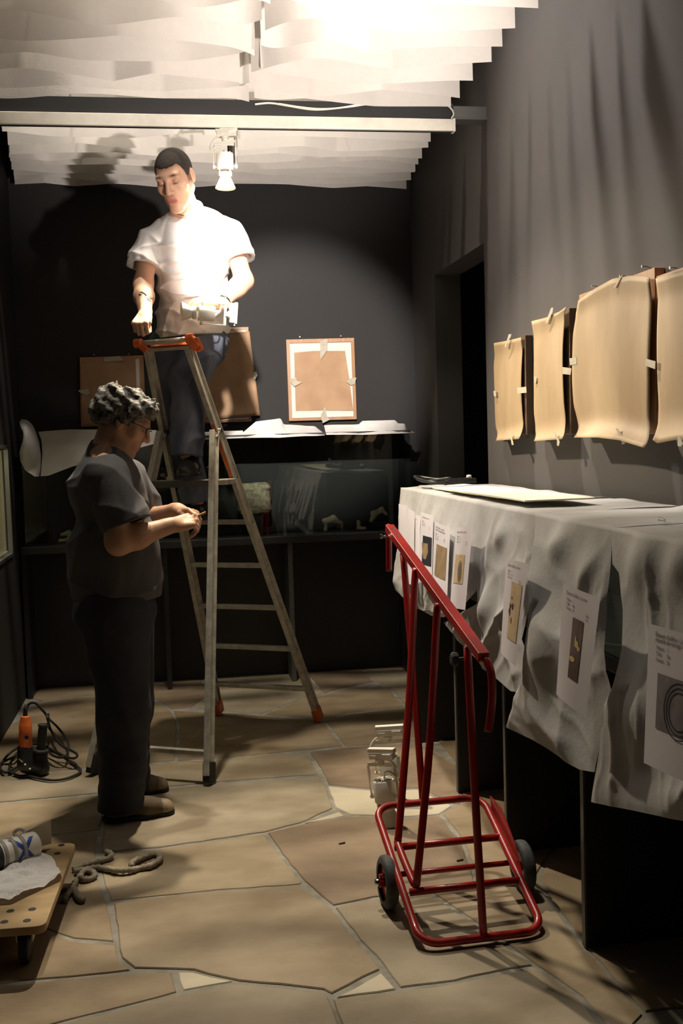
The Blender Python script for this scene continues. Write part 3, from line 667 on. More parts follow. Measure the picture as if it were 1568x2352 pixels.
G = crumple(coons(top, bot, lf, rt, 26, 24), .006, 12, 43, (0, -1, 0)); b = MB(); b.grid(G); b.build('brown_paper', m_kraft2, t, smooth=True, solid=.001)
tape_px(t, [(582,856),(588,853),(591,862),(585,873),(581,868)], 1, YW-.055); pins(t, [(538,747)], 1, YW-.012)
# shaded picture left
t = empty('covered_picture', PY(258, 975, YW-.03), 'shaded picture covered in brown paper on back wall, behind the grey haired man', 'picture')
b = MB(); A = quad_on(YW-.03, [(183,821),(329,816),(335,974),(186,980)]); bk = [np.array([p[0], YW-.001, p[2]]) for p in A]
b.add(A+bk, [(0, 1, 2, 3), (4, 5, 6, 7), (0, 1, 5, 4), (1, 2, 6, 5), (2, 3, 7, 6), (3, 0, 4, 7)]); b.build('frame', m_wood, t)
b = MB(); b.poly(quad_on(YW-.031, [(311,825),(319,824),(324,965),(316,966)])); b.build('mount', m_mount, t, solid=.001)
top = quad_on(YW-.036, [(186,824),(310,822)]); bot = quad_on(YW-.036, [(190,974),(316,968)]); lf = quad_on(YW-.036, [(186,824),(190,974)]); rt = quad_on(YW-.036, [(310,822),(316,968)])
b = MB(); b.grid(crumple(coons(top, bot, lf, rt, 16, 16), .003, 12, 45, (0, -1, 0))); b.build('brown_paper', m_kraft2, t, smooth=True)
for q in ([(238,821),(275,818),(284,828),(239,831)], [(180,896),(203,894),(207,904),(200,908),(181,900)]): tape_px(t, q, 1, YW-.042)
pins(t, [(216,815),(296,813)], 1, YW-.012)

# ================================================================== PICTURES ON THE RIGHT WALL
def wall_picture(label, top, bot, lf, rt, box, tapes, pin, curl, seed, boxm=m_dwood, bd=.035):
    XP = XR-.055
    zb = min(PX(*q, XP)[2] for q in bot); t = empty('covered_picture', (XR, PX(*top[0], XP)[1], zb), label, 'picture', 'kraft paper covered pictures on the right wall')
    A = [PX(a, c, XR-bd) for a, c in box]; ys = [p[1] for p in A]; zs = [p[2] for p in A]
    b = MB(); b.bbox(XR-bd, XR-.001, min(ys), max(ys), min(zs), max(zs)); b.build('frame', boxm, t, bev=.002)
    T, Bq, Lf, Rt = [[PX(a, c, XP) for a, c in q] for q in (top, bot, lf, rt)]
    G = coons(T, Bq, Lf, Rt, 26, 30); nz = NZ(seed, 5, st=(1, 1.6, .35))
    for i in range(30):
        v = i/29
        for j in range(26):
            u = j/25; dx = .012*math.sin(math.pi*v)+curl*max(0, (v-.8)/.2)**2+.012*max(0, (.12-v)/.12)
            G[i, j, 0] -= dx-.012
    G[:, :, 0] -= nz(G.reshape(-1, 3).astype(np.float32)).reshape(30, 26)*.007
    b = MB(); b.grid(G); b.build('kraft_paper', m_kraft, t, smooth=True, solid=.0012)
    for q in tapes:
        c = .085 if q[0][1] > 960 else .062
        b = MB(); P = [PX(a, d, XR-c) for a, d in q]; b.poly(P); b.build('tape', m_tape, t, solid=.001)
    pins(t, pin, 0, XR-.012)
    return t
wall_picture('narrow kraft paper covered picture, farthest along the right wall', [(1132,788),(1160,783),(1194,775)], [(1147,1012),(1199,1008)], [(1132,788),(1130,840),(1134,900),(1135,985),(1147,1012)], [(1194,775),(1194,880),(1195,960),(1199,1008)],
    [(1140,790),(1206,779),(1206,994),(1140,1000)], [[(1158,797),(1165,778),(1168,768),(1174,767),(1172,775),(1166,784),(1162,797)], [(1187,891),(1208,888),(1209,902),(1188,904)], [(1133,898),(1138,897),(1139,910),(1134,910)], [(1163,990),(1168,990),(1178,1015),(1179,1022),(1175,1022),(1173,1010)]], [(1209,1004)], .035, 1)
wall_picture('kraft paper covered picture with curled top corner, second from the doorway', [(1220,738),(1255,729),(1285,716),(1303,703)], [(1240,1013),(1306,1008)], [(1220,738),(1225,830),(1226,900),(1225,950),(1228,990),(1240,1013)], [(1303,703),(1294,720),(1292,800),(1294,930),(1297,980),(1306,1008)],
    [(1232,733),(1307,722),(1309,991),(1232,999)], [[(1252,742),(1258,727),(1265,708),(1270,706),(1269,716),(1262,730),(1256,742)], [(1291,843),(1312,846),(1310,861),(1291,859)], [(1227,865),(1232,867),(1230,880),(1227,879)], [(1270,993),(1275,993),(1285,1015),(1283,1024),(1279,1024),(1279,1012)]], [(1315,1002)], .04, 2)
wall_picture('largest kraft paper covered picture with flared lower corner, on the right wall', [(1331,690),(1370,662),(1410,640),(1450,633),(1493,637)], [(1345,1004),(1400,1004),(1450,1010),(1507,1028)], [(1331,690),(1322,720),(1317,770),(1317,880),(1319,930),(1327,970),(1345,1004)], [(1493,637),(1494,750),(1491,900),(1488,965),(1495,1000),(1507,1028)],
    [(1334,676),(1503,615),(1505,984),(1334,1000)], [[(1424,635),(1430,631),(1413,661),(1409,660)], [(1483,824),(1505,830),(1504,848),(1482,840)], [(1307,823),(1324,821),(1324,836),(1309,839)], [(1413,984),(1418,984),(1434,1010),(1435,1019),(1428,1021),(1427,1012)]], [(1363,657),(1427,634),(1478,612)], .055, 3, m_wood)
wall_picture('kraft paper covered picture cut by the right edge of the photograph', [(1503,640),(1540,627),(1640,600)], [(1507,1010),(1517,1018),(1560,1010),(1640,1012)], [(1503,640),(1504,760),(1506,900),(1507,1010)], [(1640,600),(1640,1012)],
    [(1510,634),(1650,585),(1650,985),(1510,990)], [[(1556,1003),(1561,1003),(1568,1020),(1562,1026),(1556,1024)]], [(1543,615)], .03, 4, m_wood)

# ================================================================== TABLE SHOWCASE AT RIGHT
TX0, TZ = 1.13, 1.245
t = empty('table_showcase', (1.36, 3.5, 0), 'long black legged glass table showcase along the right wall under white sheets', 'showcase')
for y in (5.06, 4.29, 3.62, 2.885, 2.10):
    b = MB(); b.bbox(TX0+.006, XR-.03, y-.012, y+.012, 0, .86); lp = b.build('leg_panel', m_black, t); 
    b = MB(); b.bbox(TX0, TX0+.006, y-.012, y+.012, 0, .86); b.build('panel_edge', m_edge, lp)
b = MB(); b.bbox(TX0, XR-.01, 1.7, 5.12, .86, .90); b.build('case_base', m_case, t, bev=.003)
b = MB(); b.bbox(TX0+.01, XR-.02, 1.7, 5.10, .90, .905); b.build('case_lining', m_edge, t)
for y0, y1 in ((1.7, 2.88), (2.884, 3.99), (3.994, 5.11)):
    b = MB(); b.bbox(TX0+.002, TX0+.008, y0, y1, .905, TZ-.006); b.build('glass_pane', m_glass, t)
    b = MB(); b.bbox(TX0, XR-.01, y0, y1, TZ-.006, TZ); b.build('glass_top', m_glass, t)
b = MB(); b.bbox(TX0+.002, XR-.01, 5.11, 5.116, .905, TZ-.006); b.build('glass_pane', m_glass, t)

def drape_x(z):  # how far the hanging part stands off the case front at height z
    q = max(0., min(1., (1.24-z)/.62)); return 1.095-.085*q**.8
def dpt(x, y):   # pixel met with the hanging surface
    p = PX(x, y, 1.06)
    for _ in range(3): p = PX(x, y, drape_x(p[2]))
    return p
def drape(label, top, left, right, hem, seed, dents=(), amp=1.0):
    nu, nv, nt = 78, 64, 16
    T, Lf, Rt, Hm = [[dpt(*q) for q in e] for e in (top, left, right, hem)]
    for e in (T,): 
        for p in e: p[2] = TZ+.010
    Lf[0] = T[0]; Rt[0] = T[-1]; Hm[0] = Lf[-1]; Hm[-1] = Rt[-1]
    G = coons(T, Hm, Lf, Rt, nu, nv)
    n1 = NZ(seed, 5.0, st=(1, 1, .5)); n2 = NZ(seed+50, 13, st=(1, 1.3, .7)); n3 = NZ(seed+90, 30); n4 = NZ(seed+95, 8, st=(1, 1, 1))
    P = G.reshape(-1, 3).astype(np.float32); sh = (nv, nu); a, c, e, d4 = n1(P).reshape(sh), n2(P).reshape(sh), n3(P).reshape(sh), n4(P).reshape(sh)
    v = np.linspace(0, 1, nv)[:, None]; h = np.clip(v*4, 0, 1)
    G[:, :, 0] -= amp*h*(.018*np.maximum(0, a)+.026*(1-np.minimum(1, np.abs(d4)))**4+.011*(1-np.minimum(1, np.abs(c)))**4+.004*(1-np.minimum(1, np.abs(e)))**4)*(.7+.5*v)*np.clip((1.03-v)/.12, .25, 1)*np.clip(np.minimum(np.linspace(0, 1, nu), np.linspace(1, 0, nu))[None]/.06+.3, 0, 1)-.004
    for (px, py, rad_, dep) in dents:
        q = dpt(px, py); dd = ((G-q)**2).sum(2)/rad_**2; G[:, :, 0] -= dep*np.exp(-dd)
    b = MB(); top_ = np.zeros((nt+1, nu, 3))
    for i in range(nt+1):
        w_ = i/nt
        for k in range(nu):
            f = G[0, k]; top_[i, k] = (1.57*(1-w_)+f[0]*w_, f[1]+(.05*math.sin(3*f[1])*(1-w_)), TZ+.008)
    tp = top_.reshape(-1, 3).astype(np.float32); bumps = (np.abs(n1(tp*1.2))*.006+np.maximum(0, n2(tp))*.004).reshape(nt+1, nu); bumps[-1] *= 0
    if seed in (53, 37): bumps[:4] += .02*np.maximum(0, np.sin(np.linspace(0, 9, nu)+seed))[None]*np.linspace(1, 0, 4)[:, None]
    top_[:, :, 2] += bumps*np.clip(np.linspace(6, 0, nt+1), 0, 1)[:, None]
    b.grid(np.concatenate([top_[:-1], G]))
    return b.build('dust_sheet', m_tissue, None, smooth=True, label=label, cat='dust sheet', group='white sheets draped over the table showcase')
drape('white dust sheet over the far end of the table showcase, behind the trolley bar', [(918,1117),(1000,1130),(1105,1150)], [(918,1117),(917,1160),(916,1240),(905,1350)], [(1105,1150),(1109,1210),(1107,1290),(1093,1360),(1062,1394),(1018,1418)], [(905,1350),(930,1378),(955,1395),(988,1413),(1018,1418)], 11, ((1000,1200,.06,.02), (940,1300,.05,.02)))
drape('white dust sheet with a bulge below the oval seal print, second from the far end', [(1102,1150),(1160,1160),(1226,1172)], [(1102,1150),(1104,1190),(1101,1270),(1097,1345),(1098,1385),(1078,1398),(1040,1420),(1017,1430)], [(1226,1172),(1224,1290),(1213,1400),(1196,1468),(1206,1500),(1198,1545),(1190,1590)], [(1017,1428),(1060,1480),(1110,1535),(1170,1588),(1190,1590)], 23, ((1125,1400,.07,.035), (1150,1230,.05,.02), (1185,1330,.05,.02)))
drape('white dust sheet with an angled lower corner, behind the dark red print', [(1224,1172),(1310,1190),(1402,1212)], [(1224,1172),(1228,1250),(1226,1330),(1224,1420),(1231,1466),(1208,1502),(1200,1560),(1159,1670)], [(1402,1212),(1400,1300),(1393,1400),(1384,1490),(1390,1540),(1400,1585),(1392,1640),(1376,1700),(1362,1774)], [(1159,1670),(1230,1703),(1300,1748),(1330,1768),(1362,1774)], 37, ((1265,1500,.09,.035), (1350,1320,.06,.02), (1290,1250,.06,.02)))
drape('nearest white dust sheet, marked with an ink scribble, cut by the photograph edge', [(1400,1212),(1500,1232),(1700,1275)], [(1400,1212),(1403,1296),(1419,1316),(1427,1400),(1425,1490),(1403,1586),(1383,1622),(1370,1740),(1355,1842)], [(1700,1275),(1710,1925)], [(1355,1842),(1450,1860),(1568,1885),(1710,1925)], 53, ((1470,1640,.09,.03), (1480,1290,.08,.03), (1560,1300,.06,.02)))
# scribble on the nearest sheet
b = MB(); c = [PX(x, y, 1.088) for x, y in ((1511,1187),(1520,1189),(1527,1194),(1522,1196),(1513,1193),(1511,1195),(1520,1196),(1528,1197))]
c = [PZ(x, y, TZ+.022) for x, y in ((1511,1187),(1520,1189),(1527,1194),(1522,1196),(1513,1193),(1511,1195),(1520,1196),(1528,1197))]
ns = bpy.data.objects['dust_sheet.003']; b.tube(c, .0011, 5); b.build('ink_mark', m_ink, ns, label='black handwritten scribble')

# cream boards and black cable on the table top
bz = TZ+.040
brd = [((1240,1124),(1010,1118),(1070,1133),(1310,1137)), ((1290,1131),(1035,1122),(1105,1142),(1345,1141)), ((1320,1138),(1060,1129),(1199,1153),(1364,1147))]
BN = ['lowest of three cream boards stacked on the draped table, farthest back', 'middle of three cream boards stacked on the draped table', 'topmost of three cream boards stacked on the draped table, nearest']
for k, lab in enumerate(BN):
    y0, y1 = [(4.02, 4.72), (3.70, 4.40), (3.38, 4.10)][k]; z = TZ+.022+k*.0055
    b = MB(); b.frame((1.262+[.025, .012, 0][k], (y0+y1)/2, z), (1, .01, 0), (-.01, 1, 0), (0, 0, 1), .123, (y1-y0)/2, .0025); tag(b.build('foam_board', m_board), lab, 'board', 'cream boards on the table')
b = MB(); b.box((1.27, 4.86, TZ+.024), (.22, .20, .002), .1); b.build('paper_sheet', m_paper, None, label='loose white paper sheet beside the black power strip on the table', cat='paper')
A3 = lambda p: np.array(p, float)
t = empty('power_strip', (1.40, 4.95, TZ+.03), 'black power strip with coiled cable on the far end of the draped table', 'power strip')
q0, q1 = A3([1.272, 4.93, TZ+.036]), A3([1.44, 5.03, TZ+.036]); b = MB(); b.bar(q0+np.array([0, 0, .0]), q1, .05, .026); b.build('strip_body', m_plas, t, bev=.004)
for k in range(4):
    p = q0+(q1-q0)*(k+.6)/4.6; b = MB(); b.lathe(p+np.array([0, 0, .012]), (0, 0, 1), [(0, .016), (.004, .016), (.004, .013)], 12, False); b.build('socket', m_plas, t)
b = MB(); b.lathe(q1+np.array([-.02, 0, .012]), (0, 0, 1), [(0, .014), (.012, .013), (.016, .008)], 12); b.build('white_plug', m_cable, t, label='white plug')
cp = [A3([x, y, TZ+z]) for x, y, z in ((1.272,4.93,.038),(1.25,4.86,.035),(1.20,4.86,.04),(1.16,4.95,.05),(1.15,5.03,.065),(1.19,5.05,.06),(1.25,4.98,.05),(1.30,4.94,.055),(1.26,4.88,.05),(1.18,4.90,.045),(1.17,4.98,.05),(1.24,5.04,.05))]
b = MB(); b.tube(spline(cp, 8), .007, 7); b.build('cable', m_plas, t, smooth=True)

# ------------------------------------------------------------------ printed papers taped to the sheets
TXT = ['Element d\'edifice : La scene\nmantelle de mariage le Rubens', 'Nature    1\nTaille      10x\nFormat    24']
def print_sheet(label, quad, x0, x1, photo, pm, head=1, far=False, bow=.004, extra=None):
    """quad: pixel corners tl, tr, br, bl; x0/x1: distance plane of the top and the bottom edge"""
    C4 = [PX(*quad[0], x0), PX(*quad[1], x0), PX(*quad[2], x1), PX(*quad[3], x1)]
    def S(u, v, off=0.0):
        p = (C4[0]*(1-u)+C4[1]*u)*(1-v)+(C4[3]*(1-u)+C4[2]*u)*v
        return p-np.array([bow*math.sin(math.pi*u)*(.4+.6*v)+off, 0, 0])
    t = empty('printed_sheet', tuple(C4[3]), label, 'printed sheet', 'printed sheets taped to the dust sheets')
    G = np.array([[S(u, v) for u in np.linspace(0, 1, 9)] for v in np.linspace(0, 1, 9)]); b = MB(); b.grid(G); b.build('paper', m_paper, t, smooth=True)
    if photo:
        u0, v0, u1, v1 = photo; G = np.array([[S(u, v, .0012) for u in np.linspace(u0, u1, 7)] for v in np.linspace(v0, v1, 7)]); b = MB(); b.grid(G); b.build('photograph', pm, t, smooth=True)
    Wd = np.linalg.norm(C4[1]-C4[0]); Hd = np.linalg.norm(C4[3]-C4[0])
    b = MB()
    def put(body, size, u, v):
        vs, fs = text_mesh(body, size); b.add([S(u+x/Wd, v-y/Hd, .0012) for x, y, z in vs], fs)
    if head:
        lines = TXT[0].split('\n'); 
        for k in range(head): put(lines[k], Wd*.052, .13, 0.075+k*.036)
        put(TXT[1], Wd*.045, .155, .165 if head > 1 else .13)
        put('Etat\nA 2', Wd*.04, .72, .20)
        b.build('lettering', m_ink, t)
    if extra: extra(S, t)
    return t
def ex_figure(S, t):
    b = MB()
    for cu, cv, ru, rv, ph in ((.56, .46, .05, .03, 0), (.52, .44, .02, .05, 1), (.62, .49, .04, .02, 2), (.47, .60, .08, .025, 3)):
        b.poly([S(cu+ru*math.cos(q), cv+rv*math.sin(q), .002) for q in np.linspace(0, 6.28, 13)[:-1]])
    b.build('highlight', m_gold, t)
def ex_oval(S, t):
    b = MB(); b.poly([S(.52+.13*math.cos(q), .55+.135*math.sin(q), .002) for q in np.linspace(0, 6.28, 25)[:-1]]); b.build('oval_seal', m_pbrown, t)
    b = MB(); b.poly([S(.52+.08*math.cos(q), .55+.10*math.sin(q), .0026) for q in np.linspace(0, 6.28, 25)[:-1]]); b.build('oval_figure', m_pgrey, t)
def ex_ring(S, t):
    b = MB()
    for r in (.17, .21, .25):
        a = [S(.58+r*math.cos(q), .55+r*.8*math.sin(q), .002) for q in np.linspace(0, 6.28, 33)]; c = [S(.58+(r-.012)*math.cos(q), .55+(r-.012)*.8*math.sin(q), .002) for q in np.linspace(0, 6.28, 33)]
        for i in range(32): b.add([a[i], a[i+1], c[i+1], c[i]], [(0, 1, 2, 3)])
    b.build('engraved_ring', m_pblack, t)
def ex_mask(S, t):
    b = MB(); b.poly([S(.5+u, .5+v, .002) for u, v in ((-.28, -.06), (.2, -.07), (.24, .05), (.1, .16), (-.1, .16), (-.22, .04))]); b.build('vase_picture', m_pbrown, t)
def ex_stain(S, t):
    b = MB()
    for cu, cv, ru, rv in ((.42, .52, .05, .04), (.5, .46, .1, .006), (.55, .60, .02, .03), (.48, .38, .02, .012)):
        b.poly([S(cu+ru*math.cos(q), cv+rv*math.sin(q)+ru*.3*math.sin(2*q), .002) for q in np.linspace(0, 6.28, 15)[:-1]])
    b.build('ink_stain', m_dark, t)
print_sheet('blank looking white sheet hanging at the very far end of the draped table', [(915,1157),(936,1162),(938,1330),(920,1322)], 1.06, 1.00, None, None, 0)
print_sheet('narrow white sheet seen nearly edge on, second from the far end of the draped table', [(934,1164),(952,1176),(950,1345),(934,1338)], 1.05, .99, None, None, 0)
print_sheet('narrow white sheet with small print, third from the far end of the draped table', [(954,1180),(965,1186),(962,1340),(952,1334)], 1.05, .985, None, None, 1)
print_sheet('white printed sheet with a photograph of a pale vase on black', [(967,1176),(995,1184),(991,1345),(960,1335)], 1.045, .98, (.28, .33, .95, .74), m_pblack, 1, extra=ex_mask)
print_sheet('white printed sheet with a plain sepia photograph', [(998,1197),(1034,1212),(1026,1385),(990,1360)], 1.04, .98, (.30, .29, .90, .72), m_pbrown, 2, bow=.012)
print_sheet('white printed sheet with a tan photograph of an oval seal', [(1047,1211),(1085,1209),(1068,1401),(1033,1394)], 1.03, .975, (.14, .345, .74, .70), m_ptan, 1, extra=ex_oval)
print_sheet('white printed sheet with a tall stained beige photograph', [(1162,1281),(1213,1295),(1184,1530),(1149,1498)], 1.01, .965, (.40, .22, .88, .79), m_ptan, 1, extra=ex_stain)
print_sheet('white printed sheet with a dark red photograph', [(1293,1340),(1378,1374),(1345,1648),(1277,1595)], 1.0, .955, (.38, .25, .68, .77), m_dark, 1, extra=ex_figure)
print_sheet('large white printed sheet with bold title lines and a grey engraved ring photograph', [(1490,1432),(1640,1474),(1620,1815),(1478,1752)], .99, .95, (.20, .33, .92, .72), m_pgrey, 2, extra=ex_ring)

# ================================================================== STEPLADDER
A_ = np.array
rsR = lambda z: A_([.722-.32*z, 5.565-.238*z, z]); rsL = lambda z: A_([.202-.151*z, 5.849-.329*z, z])
spA0, spA1 = A_([.101, 4.644, 0]), A_([.203, 5.15, 1.557]); spB0, spB1 = A_([-.424, 4.909, 0]), A_([-.048, 5.25, 1.56])
lad = empty('stepladder', (.15, 5.2, 0), 'paint spattered aluminium stepladder with orange top tray, man standing on it', 'ladder')
acr = rsR(.5)-rsL(.5); acr /= np.linalg.norm(acr)
def channel(a, c, w, d, name, par=lad, mt=m_alu):
    b = MB(); u = (c-a)/np.linalg.norm(c-a); n = np.cross(u, acr); n /= np.linalg.norm(n); r = np.cross(n, u)
    b.frame((a+c)/2, u, r, n, np.linalg.norm(c-a)/2, .004, w/2)
    b.frame((a+c)/2+n*(w/2-.002), u, r, n, np.linalg.norm(c-a)/2, d/2, .003); b.frame((a+c)/2-n*(w/2-.002), u, r, n, np.linalg.norm(c-a)/2, d/2, .003)
    return b.build(name, mt, par, bev=.0015)
sR = channel(rsR(.03), rsR(1.955), .055, .026, 'stile'); sL = channel(rsL(.03), rsL(1.955), .055, .026, 'stile')
gA = channel(spA0+A_([0, 0, .04]), spA1, .052, .028, 'support_leg'); gB = channel(spB0+A_([0, 0, .04]), spB1, .052, .028, 'support_leg')
for i in range(5):
    z = .191+.228*i; a, c = rsL(z), rsR(z); b = MB(); b.bar(a, c, .042, .022); b.build('rung', m_alu, lad, bev=.003)
for k, st in ((0, rsR), (1, rsL)):
    for i in range(6):
        z = .191+.228*i; p = st(z); u = acr*(1 if k == 0 else -1); b = MB()
        b.lathe(p+u*.013, u, [(0, .006), (.003, .006), (.004, .003)], 8); b.build('rivet', m_metal, sR if k == 0 else sL)
b = MB(); q0, q1 = PY(322, 1728, 4.86), PY(478, 1734, 4.70); b.bar(spB0+A_([.03, .02, .135]), spA0+A_([0, .03, .135]), .030, .022); b.build('spreader_bar', m_alu, lad, bev=.003)
t0, t1 = PY(357, 1110, 5.27), PY(531, 1106, 5.13); nrm = A_([-.553, -.834, 0])
b = MB(); b.bar(t0, t1, .13, .026); b.build('platform_tread', m_alu, lad, bev=.004)
b = MB(); b.bar(t0+nrm*.068+A_([0, 0, -.004]), t1+nrm*.068+A_([-.06, 0, -.004]), .012, .032); b.build('tread_nosing', m_edge, lad)
for p, par in ((spA0, gA), (spB0, gB)):
    q = (spA1-spA0 if par is gA else spB1-spB0); q = q/np.linalg.norm(q)
    b = MB(); b.bar(p+q*.012, p+q*.10, .040, .058, ref=tuple(np.cross(q, acr))); b.build('rubber_foot', m_rubber, par, bev=.006)
for st, par in ((rsR, sR), (rsL, sL)):
    q = st(1)-st(0); q /= np.linalg.norm(q); b = MB(); b.bar(st(.003)+q*.010, st(0)+q*.085, .036, .062, ref=tuple(np.cross(q, acr))); b.build('orange_foot', m_orange, par, bev=.006)
# hinges where the support frame meets the stiles
for p, st in ((spA1, rsR), (spB1, rsL)):
    b = MB(); b.bar(p+A_([0, 0, -.03]), st(1.56), .03, .008); b.lathe(st(1.56)-acr*.02, acr, [(0, .012), (.04, .012)], 12); b.build('hinge', m_metal, lad)
# top hoop, orange tray and brackets
Yt = lambda px: 5.207-(px-338)/110*.107-.02
T = lambda x, y, dy=0: PY(x, y, Yt(x)+dy)
b = MB(); b.tube([T(312, 789), T(340, 787), T(400, 782), T(437, 778)], .0125, 10); b.build('top_rail', m_alu, lad, smooth=True)
b = MB(); b.bar(T(338, 805, .02), T(458, 797, .02), .022, .014); b.build('cross_bar', m_alu, lad)
G = A_([[T(345, 789, .05), T(432, 783, .05)], [T(347, 797, .015), T(430, 791, .015)], [T(349, 803, .03), T(426, 797, .03)]]); b = MB(); b.grid(G); b.build('tray', m_orange, lad, solid=.006)
b = MB(); b.tube([T(309, 789), T(326, 788)], .022, 12); b.bar(T(318, 788), T(338, 806), .032, .03); b.build('bracket', m_orange, lad, bev=.004)
b = MB(); b.tube([T(428, 779), T(444, 777)], .024, 12); b.bar(T(436, 777), T(456, 801), .045, .04); b.bar(T(448, 777), T(460, 806), .03, .032); b.build('bracket', m_orange, lad, bev=.005)
n2 = np.cross(rsR(1)-rsR(0), acr); n2 /= np.linalg.norm(n2); n2 = n2 if n2[1] < 0 else -n2
b = MB(); a, c = rsR(1.33), rsR(1.60); b.bar(a+n2*.0285, c+n2*.0285, .017, .0015, ref=tuple(n2)); b.build('orange_label', m_orange, sR, label='worn orange sticker')

# ================================================================== RED PANEL TROLLEY
O = A_([.849, 2.960, .020]); ts = A_([-.045, .921, .386]); tt = A_([.999, .053, -.011]); tn = A_([.031, -.385, .923])
L3 = lambda s, t, n: O+ts*s+tt*t+tn*n
tro = empty('panel_trolley', (.84, 3.3, 0), 'red tubular panel trolley with two wheels and a long flat top bar', 'trolley')
w, Lb, r = .383/2, .591, .0125
def rrect(s0, s1, hw, rad, n=6):
    pts = []
    for (cs, ct, a0) in ((s1-rad, hw-rad, 0), (s1-rad, -hw+rad, 90), (s0+rad, -hw+rad, 180), (s0+rad, hw-rad, 270)):
        for k in range(n+1): q = math.radians(a0+90*k/n); pts.append((cs+rad*math.cos(q), ct-rad*math.sin(q)) if False else (cs+rad*math.cos(q), ct+rad*(math.cos(q-math.pi/2)*0+1)*0+rad*(-math.sin(q)) if ct < 0 else ct+rad*math.sin(q)))
    return pts
rad = .06; pts = []
for cs, ct, a0 in ((Lb-rad, w-rad, 90), (Lb-rad, -w+rad, 0), (rad, -w+rad, -90), (rad, w-rad, -180)):
    for k in range(8):
        q = math.radians(a0-90*k/7); pts.append((cs+rad*math.cos(q), ct+rad*math.sin(q)))
b = MB(); b.tube([L3(s, t, 0) for s, t in pts], r, 12, closed=True); b.build('base_frame', m_red, tro, smooth=True)
for s in (.395, .202):
    b = MB(); b.tube([L3(s, -w+.02, 0), L3(s, w, 0)], r*.95, 10); b.build('cross_tube', m_red, tro, smooth=True)
b = MB(); b.tube([L3(.325, -.235, -.048), L3(.325, .215, -.048)], .009, 10); ax = b.build('axle', m_red, tro, smooth=True)
b = MB(); b.tube(spline([L3(0, 0, .004), L3(.2, 0, .33), L3(.435, 0, .735)], 6), r, 12); b.build('post', m_red, tro, smooth=True)
b = MB(); b.tube(spline([L3(.60, -.02, .004), L3(.85, -.012, .30), L3(1.176, 0, .655)], 6), r, 12); b.build('post', m_red, tro, smooth=True)
ub = [L3(.957, -.012, .70), L3(.945, -.02, .675), L3(.70, -.075, .36), L3(.44, -.148, .045), L3(.415, -.156, .012), L3(.39, -.158, .004), L3(.25, -.152, .004), L3(.225, -.146, .010), L3(.24, -.140, .05), L3(.45, -.075, .37), L3(.68, -.02, .69), L3(.692, -.012, .72)]
b = MB(); b.tube(spline(ub, 5), r, 12); b.build('post', m_red, tro, smooth=True, label='bent double red post on the left side')
B0, B1 = L3(.300, 0, .800), L3(1.386, 0, .665); bu = (B1-B0)/np.linalg.norm(B1-B0); bn = np.cross(tt, bu); bn = bn if bn[2] > 0 else -bn
b = MB(); b.frame((B0+B1)/2-bn*.012, bu, tt, bn, np.linalg.norm(B1-B0)/2, .0165, .014); bar = b.build('top_bar', m_red, tro, bev=.0015)
vs, fs = text_mesh('MAC VAL', .026); vs2 = []
for x, y, z in vs: vs2.append(B1-bn*(-.0026)-bu*(.035+x*1.0)+tt*(.010-y))
b = MB(); b.add(vs2, fs); b.build('lettering', m_ink, bar, label='black handwritten letters')
b = MB(); b.tube(spline([PY(1104, 1512, 2.945), PY(1118, 1520, 2.925), PY(1128, 1550, 2.905), PY(1130, 1600, 2.90), PY(1126, 1645, 2.90), PY(1121, 1680, 2.90)], 6), r*.95, 12); b.build('end_hook', m_red, tro, smooth=True)
b = MB(); e = B1; b.tube(spline([e-bn*.012-bu*.02, e-bn*.016+bu*.015, PY(893, 1250, 4.0), PY(893, 1312, 4.0)], 6), r*.95, 12); b.build('end_hook', m_red, tro, smooth=True)
b = MB(); p = L3(.425, -.035, .70); b.lathe(p, -tt, [(-.03, .005), (-.004, .005), (-.004, .020), (.010, .022), (.016, .014)], 10); b.build('clamp_knob', m_rubber, tro)
b = MB(); p = L3(1.36, -.02, .63); b.lathe(p, -tt, [(-.02, .004), (.012, .004), (.013, .009), (.020, .009)], 8); b.build('clamp_screw', m_chrome, tro)
for sg, px in ((-1, (885, 2017)), (1, (1197, 1979))):
    c = L3(.325, sg*.21, -.048); c = A_([PY(*px, 3.30)[0], c[1], .084])
    b = MB(); b.lathe(c-tt*.019, tt, [(0, .058), (0, .074), (.006, .082), (.012, .0835), (.026, .0835), (.032, .082), (.038, .074), (.038, .058)], 32, False, False); wh = b.build('wheel', m_tyre, tro, auto=50)
    b = MB(); b.lathe(c-tt*.010, tt, [(0, .020), (.002, .058), (.018, .058), (.020, .020)], 24); b.lathe(c-tt*.026, tt, [(0, .016), (.052, .016)], 14); b.build('hub', m_red, wh, auto=40)
    b = MB(); b.lathe(c+tt*sg*.026, tt*sg, [(0, .013), (.010, .013), (.016, .009), (.018, .002)], 14); b.build('axle_cap', m_chrome, wh, smooth=True)
pl = [L3(.56, w+.016, .03), L3(.47, w+.022, .055), L3(.33, w+.022, .03), L3(.24, w+.016, .0), L3(.26, w+.014, -.03), L3(.36, w+.014, -.05), L3(.50, w+.014, -.03)]
b = MB(); b.poly(pl); b.build('wheel_guard', m_red, tro, solid=.003)

